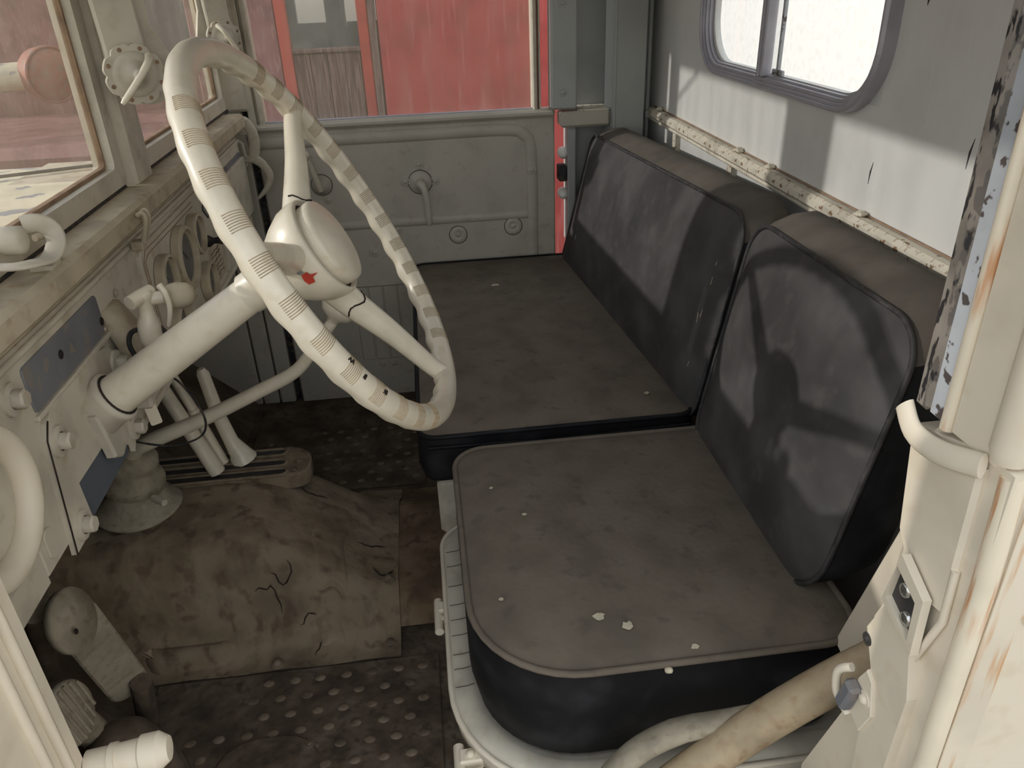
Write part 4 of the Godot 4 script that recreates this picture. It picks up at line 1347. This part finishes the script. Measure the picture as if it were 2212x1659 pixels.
# ==================================================================== transmission tunnel
func tun_h(x: float, z: float) -> float:
	var H := lerpf(0.055, 0.20, smoothstep(-0.10, -0.40, x)) + 0.10 * clampf((-0.66 - x) / 0.2, 0.0, 1.0)
	var dz := absf(z + 1.255)
	return 0.006 + H * (1.0 - smoothstep(0.115, 0.235, dz))

func floor_things():
	var t := thing("transmission_tunnel", "dusty humped transmission cover with flaking patches between the footwells", "floor cover", Vector3(-0.4, 0, -1.25))
	var st := S()
	patch(st, 40, 36, func(s, q):
		var x := lerpf(-0.855, -0.113, s)
		var z := lerpf(-1.51, -1.0, q)
		return Vector3(x, tun_h(x, z) + 0.0015 * sin(x * 41.0 + z * 23.0), z))
	part(t, "cover_sheet", st, M.tunnel)
	st = S()
	patch(st, 10, 30, func(s, q):
		var x := lerpf(-0.120, 0.06, s)
		var z := lerpf(-1.51, -1.06, q)
		return Vector3(x, maxf(tun_h(-0.113, z) - 0.004, 0.001), z))
	part(t, "rear_cover", st, M.brown_sheet)
	st = S()
	patch(st, 3, 30, func(s, q):
		var x := lerpf(-0.150, -0.112, s)
		var z := lerpf(-1.13, -1.0, q)
		return Vector3(x, tun_h(x, z) + 0.003, z))
	part(t, "edge_strip", st, M.tunnel)
	for z in [-1.42, -1.135, -1.03]:
		put(t, "cover_bolt", bolt(0.0075, 0.008, M.stud, false), Transform3D(facing(Vector3.UP), Vector3(-0.131, tun_h(-0.131, z) + 0.002, z)))
	put(t, "cover_bolt", bolt(0.0075, 0.008, M.stud, false), Transform3D(facing(Vector3.UP), Vector3(-0.33, 0.007, -1.015)))
	# hardened repair patches: slabs that follow the hump
	for q in [[-0.265, -0.205, -1.31, -1.10], [-0.262, -0.215, -1.10, -1.04]]:
		st = S()
		patch(st, 8, 14, func(s, r):
			var x: float = lerpf(q[0], q[1], s) + 0.004 * sin(r * 9.0)
			var z: float = lerpf(q[2], q[3], r) + 0.004 * sin(s * 7.0)
			var e := minf(minf(s, 1.0 - s), minf(r, 1.0 - r))
			return Vector3(x, tun_h(x, z) + (0.0045 if e > 0.01 else -0.002), z))
		part(t, "repair_patch", st, M.tunnel)
	# cracks in the crust
	for q in [[-0.33, -1.10, 0.9], [-0.29, -1.06, -0.4], [-0.16, -1.16, 0.5], [-0.36, -1.085, -1.2], [-0.24, -1.07, 1.4], [-0.30, -1.32, 0.2], [-0.19, -1.22, -0.7]]:
		st = S()
		var pts := []
		var x: float = q[0]
		var z: float = q[1]
		var an: float = q[2]
		for k in 9:
			pts.append(Vector3(x, tun_h(x, z) + 0.0016, z))
			an += rng.randf_range(-0.9, 0.9)
			x += cos(an) * 0.007
			z += sin(an) * 0.007
		tube(st, pts, [0.0004, 0.0012, 0.0016, 0.0012, 0.0018, 0.0012, 0.0015, 0.001, 0.0003], 5)
		part(t, "crust_crack", st, M.crack)
	# oval pressed pad at the foot of the hump
	st = S()
	var U := Vector3(1, 0, 0)
	var V := Vector3(0, 0, 1)
	var lp := []
	for q in [[0.0, 0.006], [0.003, 0.024], [0.010, 0.036], [0.020, 0.041], [0.028, 0.040], [0.032, 0.036], [0.040, 0.036]]:
		lp.append(on_plane(rrect(-0.57 + q[0], -0.392 - q[0], -1.115 + q[0], -1.02 - q[0], 0.047 - q[0], 8), Vector3(0, q[1], 0), U, V))
	loft(st, lp, false, true, true)
	part(t, "oval_pad", st, M.tunnel)
	# lever gate plate with long slots, at the far side of the tunnel
	st = S()
	var gy := Vector3(0, 0.212, 0)
	prism(st, rrect(-0.62, -0.275, -1.405, -1.30, [0.01, 0.05, 0.03, 0.01], 5), gy - Vector3(0, 0.03, 0), U, V, Vector3(0, 0.032, 0), 0.003)
	var g := part(t, "lever_gate", st, M.tunnel)
	for z in [[-1.385, -0.60, -0.33], [-1.345, -0.60, -0.325], [-1.312, -0.56, -0.32]]:
		st = S()
		prism(st, rrect(z[1], z[2], z[0] - 0.010, z[0] + 0.010, 0.0095, 4), gy + Vector3(0, 0.0005, 0), U, V, Vector3(0, 0.002, 0))
		part(g, "slot", st, M.dark, "dark lever slot")
		st = S()
		var rim := []
		for p in rrect(z[1] - 0.002, z[2] + 0.002, z[0] - 0.012, z[0] + 0.012, 0.0115, 5):
			rim.append(Vector3(p.x, gy.y + 0.003, p.y))
		tube(st, rim, 0.0032, 6, false, true)
		part(g, "slot_rim", st, M.tunnel)
	for q in [[-0.325, -1.395], [-0.30, -1.345], [-0.305, -1.315]]:
		put(g, "gate_screw", screw(0.009, M.stud), Transform3D(facing(Vector3.UP), Vector3(q[0], gy.y + 0.002, q[1])))

# ==================================================================== seats
func inset(p: Array, w: float, h: float, c: Array, off: Vector3) -> Array:
	var out := []
	for q in p:
		var u: float = q.x / w
		var v: float = q.y / h
		out.append((c[0] as Vector3).lerp(c[1], u).lerp((c[3] as Vector3).lerp(c[2], u), v) + off)
	return out

func backrest(seat: Node3D, c: Array, dep: Vector3, r: Array) -> Node3D:
	var w: float = (c[1] - c[0]).length()
	var h: float = (c[3] - c[0]).length()
	var nb := dep.normalized()
	var K := 8
	var L = func(d, off):
		var rr := []
		for q in r:
			rr.append(maxf(q - d, 0.012))
		return inset(rrect(d, w - d, d, h - d, rr, K), w, h, c, nb * off)
	var st := S()
	loft(st, [L.call(0.15, -0.020), L.call(0.10, -0.018), L.call(0.05, -0.013), L.call(0.02, -0.006), L.call(0.004, 0.0), L.call(0.0, 0.003)], true, false, true)
	var b := part(seat, "backrest", st, M.vinyl_dust)
	# the band round the edge: its upper run is dusty, the rest clean black
	var bands := []
	var dl := dep.length()
	for q in [[0.0, 0.003], [-0.006, 0.02], [-0.009, dl * 0.5], [-0.004, dl * 0.85], [0.012, dl]]:
		bands.append(L.call(q[0], q[1]))
	var top := S()
	var side := S()
	smooth(top)
	smooth(side)
	var P2: Array = rrect(0.0, w, 0.0, h, r, K)
	var n: int = P2.size()
	for i in bands.size() - 1:
		for k in n:
			var k2 := (k + 1) % n
			var dst = top if (P2[k].y + P2[k2].y) * 0.5 > h - r[2] * 0.75 else side
			quad(dst, bands[i][k], bands[i][k2], bands[i + 1][k2], bands[i + 1][k])
	part(b, "top_band", top, M.band_dust)
	part(b, "side_band", side, M.vinyl)
	st = S()
	loft(st, [L.call(0.012, dl), L.call(0.05, dl + 0.004)], false, true, true)
	part(b, "back_panel", st, M.vinyl)
	st = S()
	tube(st, L.call(-0.002, 0.001), 0.0032, 8, false, true)
	part(b, "piping", st, M.piping)
	return b

func cushion(seat: Node3D, x0, x1, z0, z1, r: Array, y0: float, y1: float, dome: float) -> Node3D:
	var L = func(d, y):
		var rr := []
		for q in r:
			rr.append(maxf(q - d, 0.012))
		return on_plane(rrect(x0 + d, x1 - d, z0 + d, z1 - d, rr, 10), Vector3(0, y, 0), Vector3(1, 0, 0), Vector3(0, 0, 1))
	var st := S()
	loft(st, [L.call(0.012, y0), L.call(0.002, y0 + 0.006), L.call(-0.006, lerpf(y0, y1, 0.35)), L.call(-0.005, lerpf(y0, y1, 0.7)), L.call(0.0, y1)], true, false, true)
	var c := part(seat, "cushion", st, M.vinyl)
	st = S()
	loft(st, [L.call(0.0, y1), L.call(0.006, y1 + dome * 0.25), L.call(0.025, y1 + dome * 0.55), L.call(0.06, y1 + dome * 0.8), L.call(0.11, y1 + dome * 0.95), L.call(0.17, y1 + dome)], false, true, true)
	part(c, "top_panel", st, M.seat_dust, "dust-covered top of the cushion")
	st = S()
	tube(st, L.call(-0.002, y1 + 0.001), 0.0042, 8, false, true)
	part(c, "piping", st, M.vinyl if x0 < 0.0 else M.seat_dust)
	return c

func dropping(c: Node3D, x: float, y: float, z: float, r: float):
	var st := S()
	var pts := []
	for k in 11:
		var an := TAU * k / 11
		pts.append(Vector2(cos(an) * r * rng.randf_range(0.5, 1.2), sin(an) * r * rng.randf_range(0.4, 0.9)))
	prism(st, pts, Vector3(x, y, z), Vector3(1, 0, 0), Vector3(0, 0, 1), Vector3(0, 0.0012, 0))
	part(c, "pale_dropping", st, M.speck)

func seats():
	var ds := thing("truck_seat", "driver's single black vinyl seat with dusty cushion on a cream pan", "seat", Vector3(0.22, 0, -0.82), "black vinyl truck seats")
	var ps := thing("truck_seat", "wide black vinyl passenger seat beside the far door, dusty brown on top", "seat", Vector3(0.2, 0, -1.55), "black vinyl truck seats")
	var c := cushion(ds, 0.012, 0.455, -1.055, -0.585, [0.05, 0.03, 0.05, 0.125], 0.245, 0.388, 0.013)
	for q in [[0.181, -0.814, 0.013], [0.215, -0.815, 0.004], [0.161, -0.654, 0.008], [0.19, -0.635, 0.008], [0.258, -0.598, 0.005], [0.05, -0.70, 0.003], [0.06, -0.93, 0.003], [0.1, -0.86, 0.003]]:
		dropping(c, q[0], 0.3995 if q[1] < -0.62 else 0.393, q[1], q[2])
	var st := S()
	lathe(st, Vector3(0.222, 0.386, -0.577), Vector3(0.4, 0.5, 0.6), [[0.0, -0.006], [0.004, -0.003], [0.0035, 0.003], [0, 0.006]], 8)
	part(c, "pale_dropping", st, M.speck)
	c = cushion(ps, -0.043, 0.43, -1.985, -1.104, [0.03, 0.03, 0.03, 0.03], 0.293, 0.388, 0.010)
	for q in [[0.153, -1.77, 0.011], [0.364, -1.173, 0.006]]:
		dropping(c, q[0], 0.3975, q[1], q[2])
	st = S()
	tube(st, [Vector3(-0.03, 0.372, -1.0975), Vector3(0.2, 0.368, -1.097), Vector3(0.42, 0.372, -1.0975)], 0.003, 6)
	part(c, "lower_seam", st, M.vinyl)
	backrest(ds, [Vector3(0.412, 0.374, -1.058), Vector3(0.410, 0.388, -0.640), Vector3(0.478, 0.742, -0.640), Vector3(0.484, 0.735, -1.066)], Vector3(0.082, 0.02, 0), [0.045, 0.075, 0.05, 0.05])
	var pb := backrest(ps, [Vector3(0.350, 0.362, -1.972), Vector3(0.424, 0.362, -1.108), Vector3(0.488, 0.728, -1.104), Vector3(0.428, 0.708, -1.94)], Vector3(0.082, 0.016, 0), [0.03, 0.05, 0.05, 0.03])
	for q in 26:
		st = S()
		var u := rng.randf_range(0.86, 0.96)
		var v := rng.randf_range(0.1, 0.8)
		var p := Vector3(0.352, 0.362, -1.985).lerp(Vector3(0.424, 0.362, -1.108), u).lerp(Vector3(0.428, 0.706, -1.955).lerp(Vector3(0.488, 0.728, -1.104), u), v) - Vector3(0.0125, 0, 0)
		tube(st, [p, p + Vector3(0.002, rng.randf_range(0.004, 0.018), rng.randf_range(-0.002, 0.003))], 0.0005, 4)
		part(pb, "scratch", st, M.speck)
	# driver's seat pan with rolled rim
	var s := ds
	st = S()
	var lp := []
	for q in [[0.012, 0.19], [0.032, 0.205], [0.035, 0.228], [0.031, 0.240], [0.022, 0.244], [0.006, 0.246], [0.0, 0.240]]:
		lp.append(on_plane(rrect(0.012 - q[0], 0.48, -1.05 - q[0] * 0.3, -0.585 + q[0], [0.06, 0.02, 0.05, 0.13 + q[0]], 10), Vector3(0, q[1], 0), Vector3(1, 0, 0), Vector3(0, 0, 1)))
	loft(st, lp, true, true, true)
	var pan := part(s, "seat_pan", st, M.paint)
	st = S()
	var rim := on_plane(rrect(0.012 - 0.0335, 0.48, -1.06, -0.5515, [0.06, 0.02, 0.05, 0.163], 10), Vector3(0, 0.238, 0), Vector3(1, 0, 0), Vector3(0, 0, 1))
	tube(st, rim, 0.0042, 8, false, true)
	part(pan, "rolled_edge", st, M.cream)
	for z in [-0.98, -0.945, -0.90, -0.86, -0.83, -0.80, -0.765, -0.74, -0.71]:
		st = S()
		tube(st, [Vector3(-0.016, 0.2455, z), Vector3(0.0, 0.2475, z + 0.001), Vector3(0.010, 0.2485, z - 0.001)], 0.0006, 4)
		part(pan, "paint_crack", st, M.crack)
	st = S()
	bx(st, 0.05, 0.52, 0.0, 0.20, -1.03, -0.64, 0.01)
	part(s, "pedestal", st, M.dark)
	for z in [-0.875, -0.615]:
		st = S()
		var x := -0.034 if z < -0.7 else -0.018
		tube(st, [Vector3(x, 0.212, z - 0.032), Vector3(x, 0.212, z + 0.032)], 0.007, 10)
		bx(st, x, x + 0.03, 0.205, 0.222, z - 0.022, z - 0.002, 0.002)
		bx(st, x, x + 0.028, 0.21, 0.218, z + 0.004, z + 0.012, 0.001)
		part(s, "hinge", st, M.cream)
		put(s, "hinge_bolt", bolt(0.005, 0.006, M.cream, false), Transform3D(facing(Vector3.UP), Vector3(x + 0.014, 0.221, z - 0.012)))
	s = ps
	st = S()
	bx(st, -0.022, 0.44, 0.175, 0.292, -1.98, -1.112, 0.008)
	part(s, "seat_box", st, M.paint)
	for q in [[0.0, -1.94], [0.0, -1.55], [0.40, -1.94], [0.40, -1.15]]:
		st = S()
		bx(st, q[0], q[0] + 0.03, 0.0, 0.18, q[1], q[1] + 0.03, 0.004)
		part(s, "leg", st, M.paint)
	# round support bars at the near side of the driver's seat
	s = ds
	var rusty := mat("rust_speckled", rgb(168, 150, 120), 0.14, 0.7, 2.0, Color(rgb(128, 94, 64), 0.6), 0.6, 0.25, 5.0)
	st = S()
	tube(st, curve([Vector3(0.44, 0.51, -0.475), Vector3(0.36, 0.445, -0.49), Vector3(0.27, 0.36, -0.50), Vector3(0.15, 0.24, -0.50), Vector3(0.06, 0.1, -0.50), Vector3(0.05, 0.0, -0.50)], 24), 0.0205, 16)
	part(s, "support_tube", st, rusty, "rust-speckled support tube")
	st = S()
	tube(st, curve([Vector3(0.31, 0.385, -0.515), Vector3(0.262, 0.362, -0.523), Vector3(0.215, 0.345, -0.53), Vector3(0.17, 0.325, -0.525), Vector3(0.135, 0.29, -0.515), Vector3(0.12, 0.24, -0.505)], 20), [0.006, 0.010, 0.013, 0.015, 0.017, 0.018, 0.019, 0.019, 0.020, 0.020, 0.020, 0.020, 0.020, 0.020, 0.020, 0.020, 0.019, 0.018, 0.018, 0.017, 0.016], 14, true, false, 0.6, Vector3(0, 0.6, 1))
	part(s, "support_strap", st, M.pedal)

# ==================================================================== pedals and levers
func pedals_and_levers():
	# main gear lever with stacked boot
	var g := thing("gear_lever", "long bent cream gear lever rising from a stacked round boot", "gear lever", Vector3(-0.585, 0.2, -1.25))
	var st := S()
	lathe(st, Vector3(-0.585, 0.205, -1.25), Vector3(0.12, 1, 0.0), [[0.078, 0.002], [0.080, 0.008], [0.074, 0.014], [0.060, 0.022], [0.052, 0.036], [0.046, 0.042], [0.046, 0.046], [0.053, 0.050], [0.054, 0.066], [0.050, 0.076], [0.042, 0.080], [0.040, 0.090], [0.046, 0.096], [0.046, 0.112], [0.036, 0.122], [0.020, 0.126], [0, 0.126]], 32)
	part(g, "boot", st, M.pedal)
	st = S()
	var path := curve([Vector3(-0.568, 0.32, -1.25), Vector3(-0.545, 0.352, -1.22), Vector3(-0.50, 0.379, -1.20), Vector3(-0.411, 0.411, -1.2), Vector3(-0.309, 0.455, -1.2), Vector3(-0.241, 0.488, -1.2), Vector3(-0.195, 0.540, -1.2), Vector3(-0.168, 0.572, -1.2)], 36)
	var rad := []
	for k in 37:
		rad.append(lerpf(0.0155, 0.0095, k / 36.0))
	tube(st, path, rad, 12)
	part(g, "rod", st, M.wheel)
	st = S()
	lathe(st, Vector3(-0.170, 0.570, -1.2), Vector3(0.55, 0.8, -0.1), [[0.009, 0.0], [0.012, 0.008], [0.026, 0.016], [0.031, 0.026], [0.029, 0.036], [0.018, 0.044], [0, 0.047]], 22)
	part(g, "knob", st, M.wheel)
	st = S()
	tube(st, [Vector3(-0.53, 0.262, -1.195), Vector3(-0.505, 0.262, -1.175)], 0.006, 10)
	part(g, "grease_fitting", st, M.paint)
	# transfer case levers
	for q in [["transfer_lever", "thick cream transfer lever leaning out of the lever gate", [Vector3(-0.53, 0.44, -1.34), Vector3(-0.49, 0.32, -1.335), Vector3(-0.455, 0.217, -1.33)], [0.013, 0.014, 0.016]],
			["transfer_lever", "thinner notched lever beside the thick transfer lever", [Vector3(-0.52, 0.45, -1.38), Vector3(-0.485, 0.34, -1.372), Vector3(-0.45, 0.215, -1.365)], [0.009, 0.0095, 0.011]],
			["parking_lever", "short tapered lever with rounded tip and flared base", [Vector3(-0.452, 0.425, -1.372), Vector3(-0.450, 0.415, -1.372), Vector3(-0.440, 0.32, -1.372), Vector3(-0.428, 0.26, -1.372), Vector3(-0.418, 0.235, -1.372), Vector3(-0.412, 0.214, -1.372)], [0.007, 0.012, 0.0135, 0.0145, 0.020, 0.028]]]:
		var l := thing(q[0], q[1], "lever", q[2][q[2].size() - 1], "levers on the tunnel gate")
		st = S()
		tube(st, q[2], q[3], 12)
		part(l, "rod", st, M.wheel)
		if q[3].size() == 3:
			st = S()
			tube(st, [q[2][1], q[2][1].lerp(q[2][2], 0.06)], q[3][1] + 0.0025, 12)
			part(l, "collar", st, M.wheel)
	# pedals
	var p := thing("brake_pedal", "round pale pedal pad on a broad flat arm", "pedal", Vector3(-0.5, 0.05, -0.82))
	var pn := Vector3(0.965, 0.25, 0.08).normalized()
	st = S()
	lathe(st, Vector3(-0.499, 0.352, -0.80), pn, [[0.034, -0.012], [0.042, -0.008], [0.0435, 0.0], [0.042, 0.004], [0, 0.0055]], 30, false, 1.0)
	part(p, "pad", st, M.pedal)
	put(p, "pad_hole", screw(0.004, M.crack), Transform3D(facing(pn), Vector3(-0.499, 0.352, -0.80) + pn * 0.0054 + Vector3(0.005, -0.004, 0.018)))
	st = S()
	var e0 := Vector3(-0.492, 0.325, -0.822)
	var e1 := Vector3(-0.487, 0.128, -0.875)
	var eu := (e1 - e0).normalized()
	var en := (Vector3(0.62, 0.35, 0.70) - eu * eu.dot(Vector3(0.62, 0.35, 0.70))).normalized()
	prism(st, rrect(-0.01, 0.225, -0.030, 0.030, [0.026, 0.026, 0.02, 0.02], 5), e0 - en * 0.040 - pn * 0.012, eu, en.cross(eu), en * 0.022, 0.003)
	part(p, "arm", st, M.pedal)
	st = S()
	tube(st, [e1 + Vector3(-0.005, 0.01, -0.01), Vector3(-0.52, 0.0, -0.91)], 0.016, 10)
	part(p, "shaft", st, M.floor)
	put(p, "arm_bolt", bolt(0.006, 0.01, M.tunnel, false), Transform3D(facing(Vector3(0.4, 0.3, -0.8)), e1 + Vector3(0.012, 0.055, -0.018)))
	p = thing("clutch_pedal", "ribbed round pedal pad low beside the hinge post", "pedal", Vector3(-0.53, 0.0, -0.76))
	st = S()
	lathe(st, Vector3(-0.512, 0.245, -0.745), pn, [[0.036, -0.014], [0.042, -0.010], [0.043, 0.0], [0.040, 0.004], [0, 0.005]], 28)
	part(p, "pad", st, M.pedal)
	var pa := axes(pn)
	for k in 7:
		st = S()
		var off := (k - 3) * 0.0105
		var hl := sqrt(0.039 * 0.039 - off * off)
		tube(st, [Vector3(-0.512, 0.245, -0.745) + pn * 0.005 + pa[0] * off - pa[1] * hl, Vector3(-0.512, 0.245, -0.745) + pn * 0.005 + pa[0] * off + pa[1] * hl], 0.0024, 6)
		part(p, "pad_rib", st, M.pedal)
	st = S()
	tube(st, [Vector3(-0.52, 0.235, -0.755), Vector3(-0.55, 0.1, -0.83), Vector3(-0.56, 0.0, -0.86)], [0.02, 0.022, 0.022], 12)
	part(p, "arm", st, M.pedal)
	st = S()
	lathe(st, Vector3(-0.50, 0.0, -0.795), Vector3(0, 1, 0), [[0.075, 0.0], [0.07, 0.03], [0.06, 0.08], [0.045, 0.12], [0.025, 0.14], [0, 0.145]], 24)
	part(p, "dust_boot", st, M.floor)
	p = thing("starter_button", "second round pale pad half hidden behind the pedal", "pedal", Vector3(-0.56, 0.3, -0.86))
	st = S()
	lathe(st, Vector3(-0.555, 0.372, -0.83), pn, [[0.02, -0.05], [0.02, -0.014], [0.032, -0.010], [0.035, 0.0], [0.032, 0.004], [0, 0.006]], 22)
	part(p, "pad", st, M.pedal)
	st = S()
	tube(st, [Vector3(-0.575, 0.35, -0.85), Vector3(-0.62, 0.16, -0.90)], 0.014, 10)
	part(p, "stem", st, M.floor)

# ==================================================================== small fittings
func small_fittings():
	var b := thing("door_check", "white stepped door check bolt sticking out of the hinge post", "bolt", Vector3(-0.31, 0.52, -0.45))
	var st := S()
	lathe(st, Vector3(-0.312, 0.512, -0.447), Vector3(1, 0.02, -0.12), [[0.013, 0.0], [0.013, 0.018], [0.0145, 0.018], [0.0145, 0.023], [0.013, 0.023], [0.0135, 0.040], [0.0155, 0.042], [0.0155, 0.055], [0.010, 0.063], [0, 0.064]], 22, true)
	part(b, "pin", st, M.cream)

# ==================================================================== outside the cab
func outside():
	var g := struct("ground", "pale dusty shed floor around the truck", "ground", Vector3(0, -1.1, 0))
	var st := S()
	bx(st, -30.0, 30.0, -1.2, -1.1, -30.0, 30.0, 0.0)
	part(g, "slab", st, M.ground)
	var sw := struct("added_white_wall", "white wall added behind the truck so that the rear window reads white", "wall", Vector3(5.0, -1.1, -2))  # added wall: catches sun and sky to fill the rear window with white
	st = S()
	bx(st, 5.0, 5.2, -1.1, 4.5, -14.0, 8.0, 0.0)
	part(sw, "sheeting", st, M.white)
	# red rail carriage standing beside the passenger door
	var r := thing("rail_carriage", "red carriage with weathered wooden door seen through the passenger window", "carriage", Vector3(0.5, -1.1, -3.4))
	st = S()
	bx(st, -0.118, 0.85, -0.9, 2.2, -3.26, -3.2, 0.004)
	part(r, "side_sheet", st, M.red)
	st = S()
	bx(st, -0.150, -0.122, -0.9, 2.2, -3.245, -3.19, 0.004)
	part(r, "door_post", st, M.wood)
	st = S()
	bx(st, -0.19, -0.150, -0.9, 2.2, -3.24, -3.195, 0.004)
	part(r, "door_frame", st, M.red_frame)
	for k in 4:
		st = S()
		var x := -0.445 + k * 0.0635
		bx(st, x, x + 0.062, -0.9, 0.828, -3.24, -3.21, 0.003)
		part(r, "door_board", st, M.wood)
	st = S()
	bx(st, -0.45, -0.185, 0.828, 0.845, -3.245, -3.20, 0.004)
	bx(st, -0.45, -0.185, 1.30, 1.36, -3.245, -3.20, 0.004)
	part(r, "window_rail", st, M.wood)
	st = S()
	bx(st, -0.485, -0.445, -0.9, 2.2, -3.24, -3.195, 0.004)
	part(r, "door_frame", st, M.red_frame)
	st = S()
	bx(st, -0.80, -0.487, -0.9, 2.2, -3.26, -3.205, 0.004)
	part(r, "end_sheet", st, M.maroon)
	# dark compartment behind the door window, with a bright window on its far side
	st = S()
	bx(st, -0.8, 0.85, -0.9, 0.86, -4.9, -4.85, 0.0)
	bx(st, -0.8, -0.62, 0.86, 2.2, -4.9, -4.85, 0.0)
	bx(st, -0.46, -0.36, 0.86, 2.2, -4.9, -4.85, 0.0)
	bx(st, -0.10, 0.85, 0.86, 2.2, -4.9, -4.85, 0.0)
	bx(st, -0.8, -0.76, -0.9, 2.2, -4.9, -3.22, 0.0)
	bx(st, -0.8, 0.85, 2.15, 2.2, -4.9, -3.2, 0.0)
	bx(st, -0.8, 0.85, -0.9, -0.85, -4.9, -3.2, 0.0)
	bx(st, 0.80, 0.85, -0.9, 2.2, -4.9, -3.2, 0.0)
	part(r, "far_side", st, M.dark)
	st = S()
	bx(st, -0.365, -0.345, 0.84, 1.5, -4.84, -4.80, 0.003)
	part(r, "curtain_edge", st, M.cream)
	st = S()
	bx(st, -0.45, -0.185, 0.845, 1.30, -3.226, -3.222, 0.0)
	part(r, "window_pane", st, M.glass)
	# the truck's own hood and far fender
	var h := thing("hood", "cream engine hood with peeling grey patches outside the windshield", "hood", Vector3(-1.2, 0.66, -1.25))
	st = S()
	patch(st, 12, 24, func(s, q):
		var x := lerpf(-2.2, -0.56, s)
		var z := lerpf(-2.12, -0.38, q)
		var e := absf(q - 0.5) * 2.0
		return Vector3(x, 0.705 - 0.03 * pow(e, 4.0), z))
	part(h, "top_sheet", st, M.hood)
	st = S()
	bx(st, -2.2, -0.56, 0.2, 0.672, -2.13, -2.11, 0.004)
	bx(st, -2.2, -0.56, 0.2, 0.672, -0.39, -0.37, 0.004)
	bx(st, -2.22, -2.18, 0.2, 0.69, -2.12, -0.38, 0.004)
	part(h, "side_sheet", st, M.hood)
	st = S()
	tube(st, [Vector3(-0.7, 0.708, -1.95), Vector3(-1.9, 0.708, -1.5)], 0.004, 6)
	part(h, "hood_seam", st, M.dark)
	# red truck with a round headlight beyond the hood
	var t := thing("red_truck", "faded red truck with a round headlight beyond the windshield", "truck", Vector3(-2.4, -1.1, -5.2))
	st = S()
	bx(st, -3.4, -0.95, 0.05, 0.36, -5.6, -4.3, 0.05)
	part(t, "bonnet", st, M.maroon)
	st = S()
	bx(st, -3.4, -0.95, -0.75, 0.10, -5.4, -4.05, 0.04)
	part(t, "bumper", st, M.dark)
	st = S()
	bx(st, -4.2, -0.9, 0.1, 2.4, -7.0, -5.6, 0.05)
	part(t, "cab", st, M.maroon)
	st = S()
	bx(st, -2.15, -0.95, 0.62, 1.6, -5.62, -5.58, 0.02)
	part(t, "cab_window", st, M.gauge)
	var lo := Vector3(-2.0, 0.66, -4.86)
	st = S()
	lathe(st, lo, Vector3(0.75, -0.05, 0.55), [[0.0, -0.2], [0.09, -0.17], [0.135, -0.08], [0.145, 0.0], [0.152, 0.004], [0.152, 0.022], [0.142, 0.026], [0.138, 0.018]], 28)
	var hl := part(t, "headlight", st, M.lamp_red)
	st = S()
	lathe(st, lo, Vector3(0.75, -0.05, 0.55), [[0.139, 0.017], [0.09, 0.042], [0.0, 0.052]], 28)
	part(hl, "lens", st, M.lamp_red)
	st = S()
	tube(st, [lo + Vector3(-0.10, 0, -0.02), lo + Vector3(-0.9, -0.02, 0.35)], 0.075, 14)
	part(t, "lamp_bar", st, M.hood)
	st = S()
	bx(st, -1.75, -1.68, 0.3, 1.9, -5.0, -4.9, 0.01)
	part(t, "grab_post", st, M.cream)
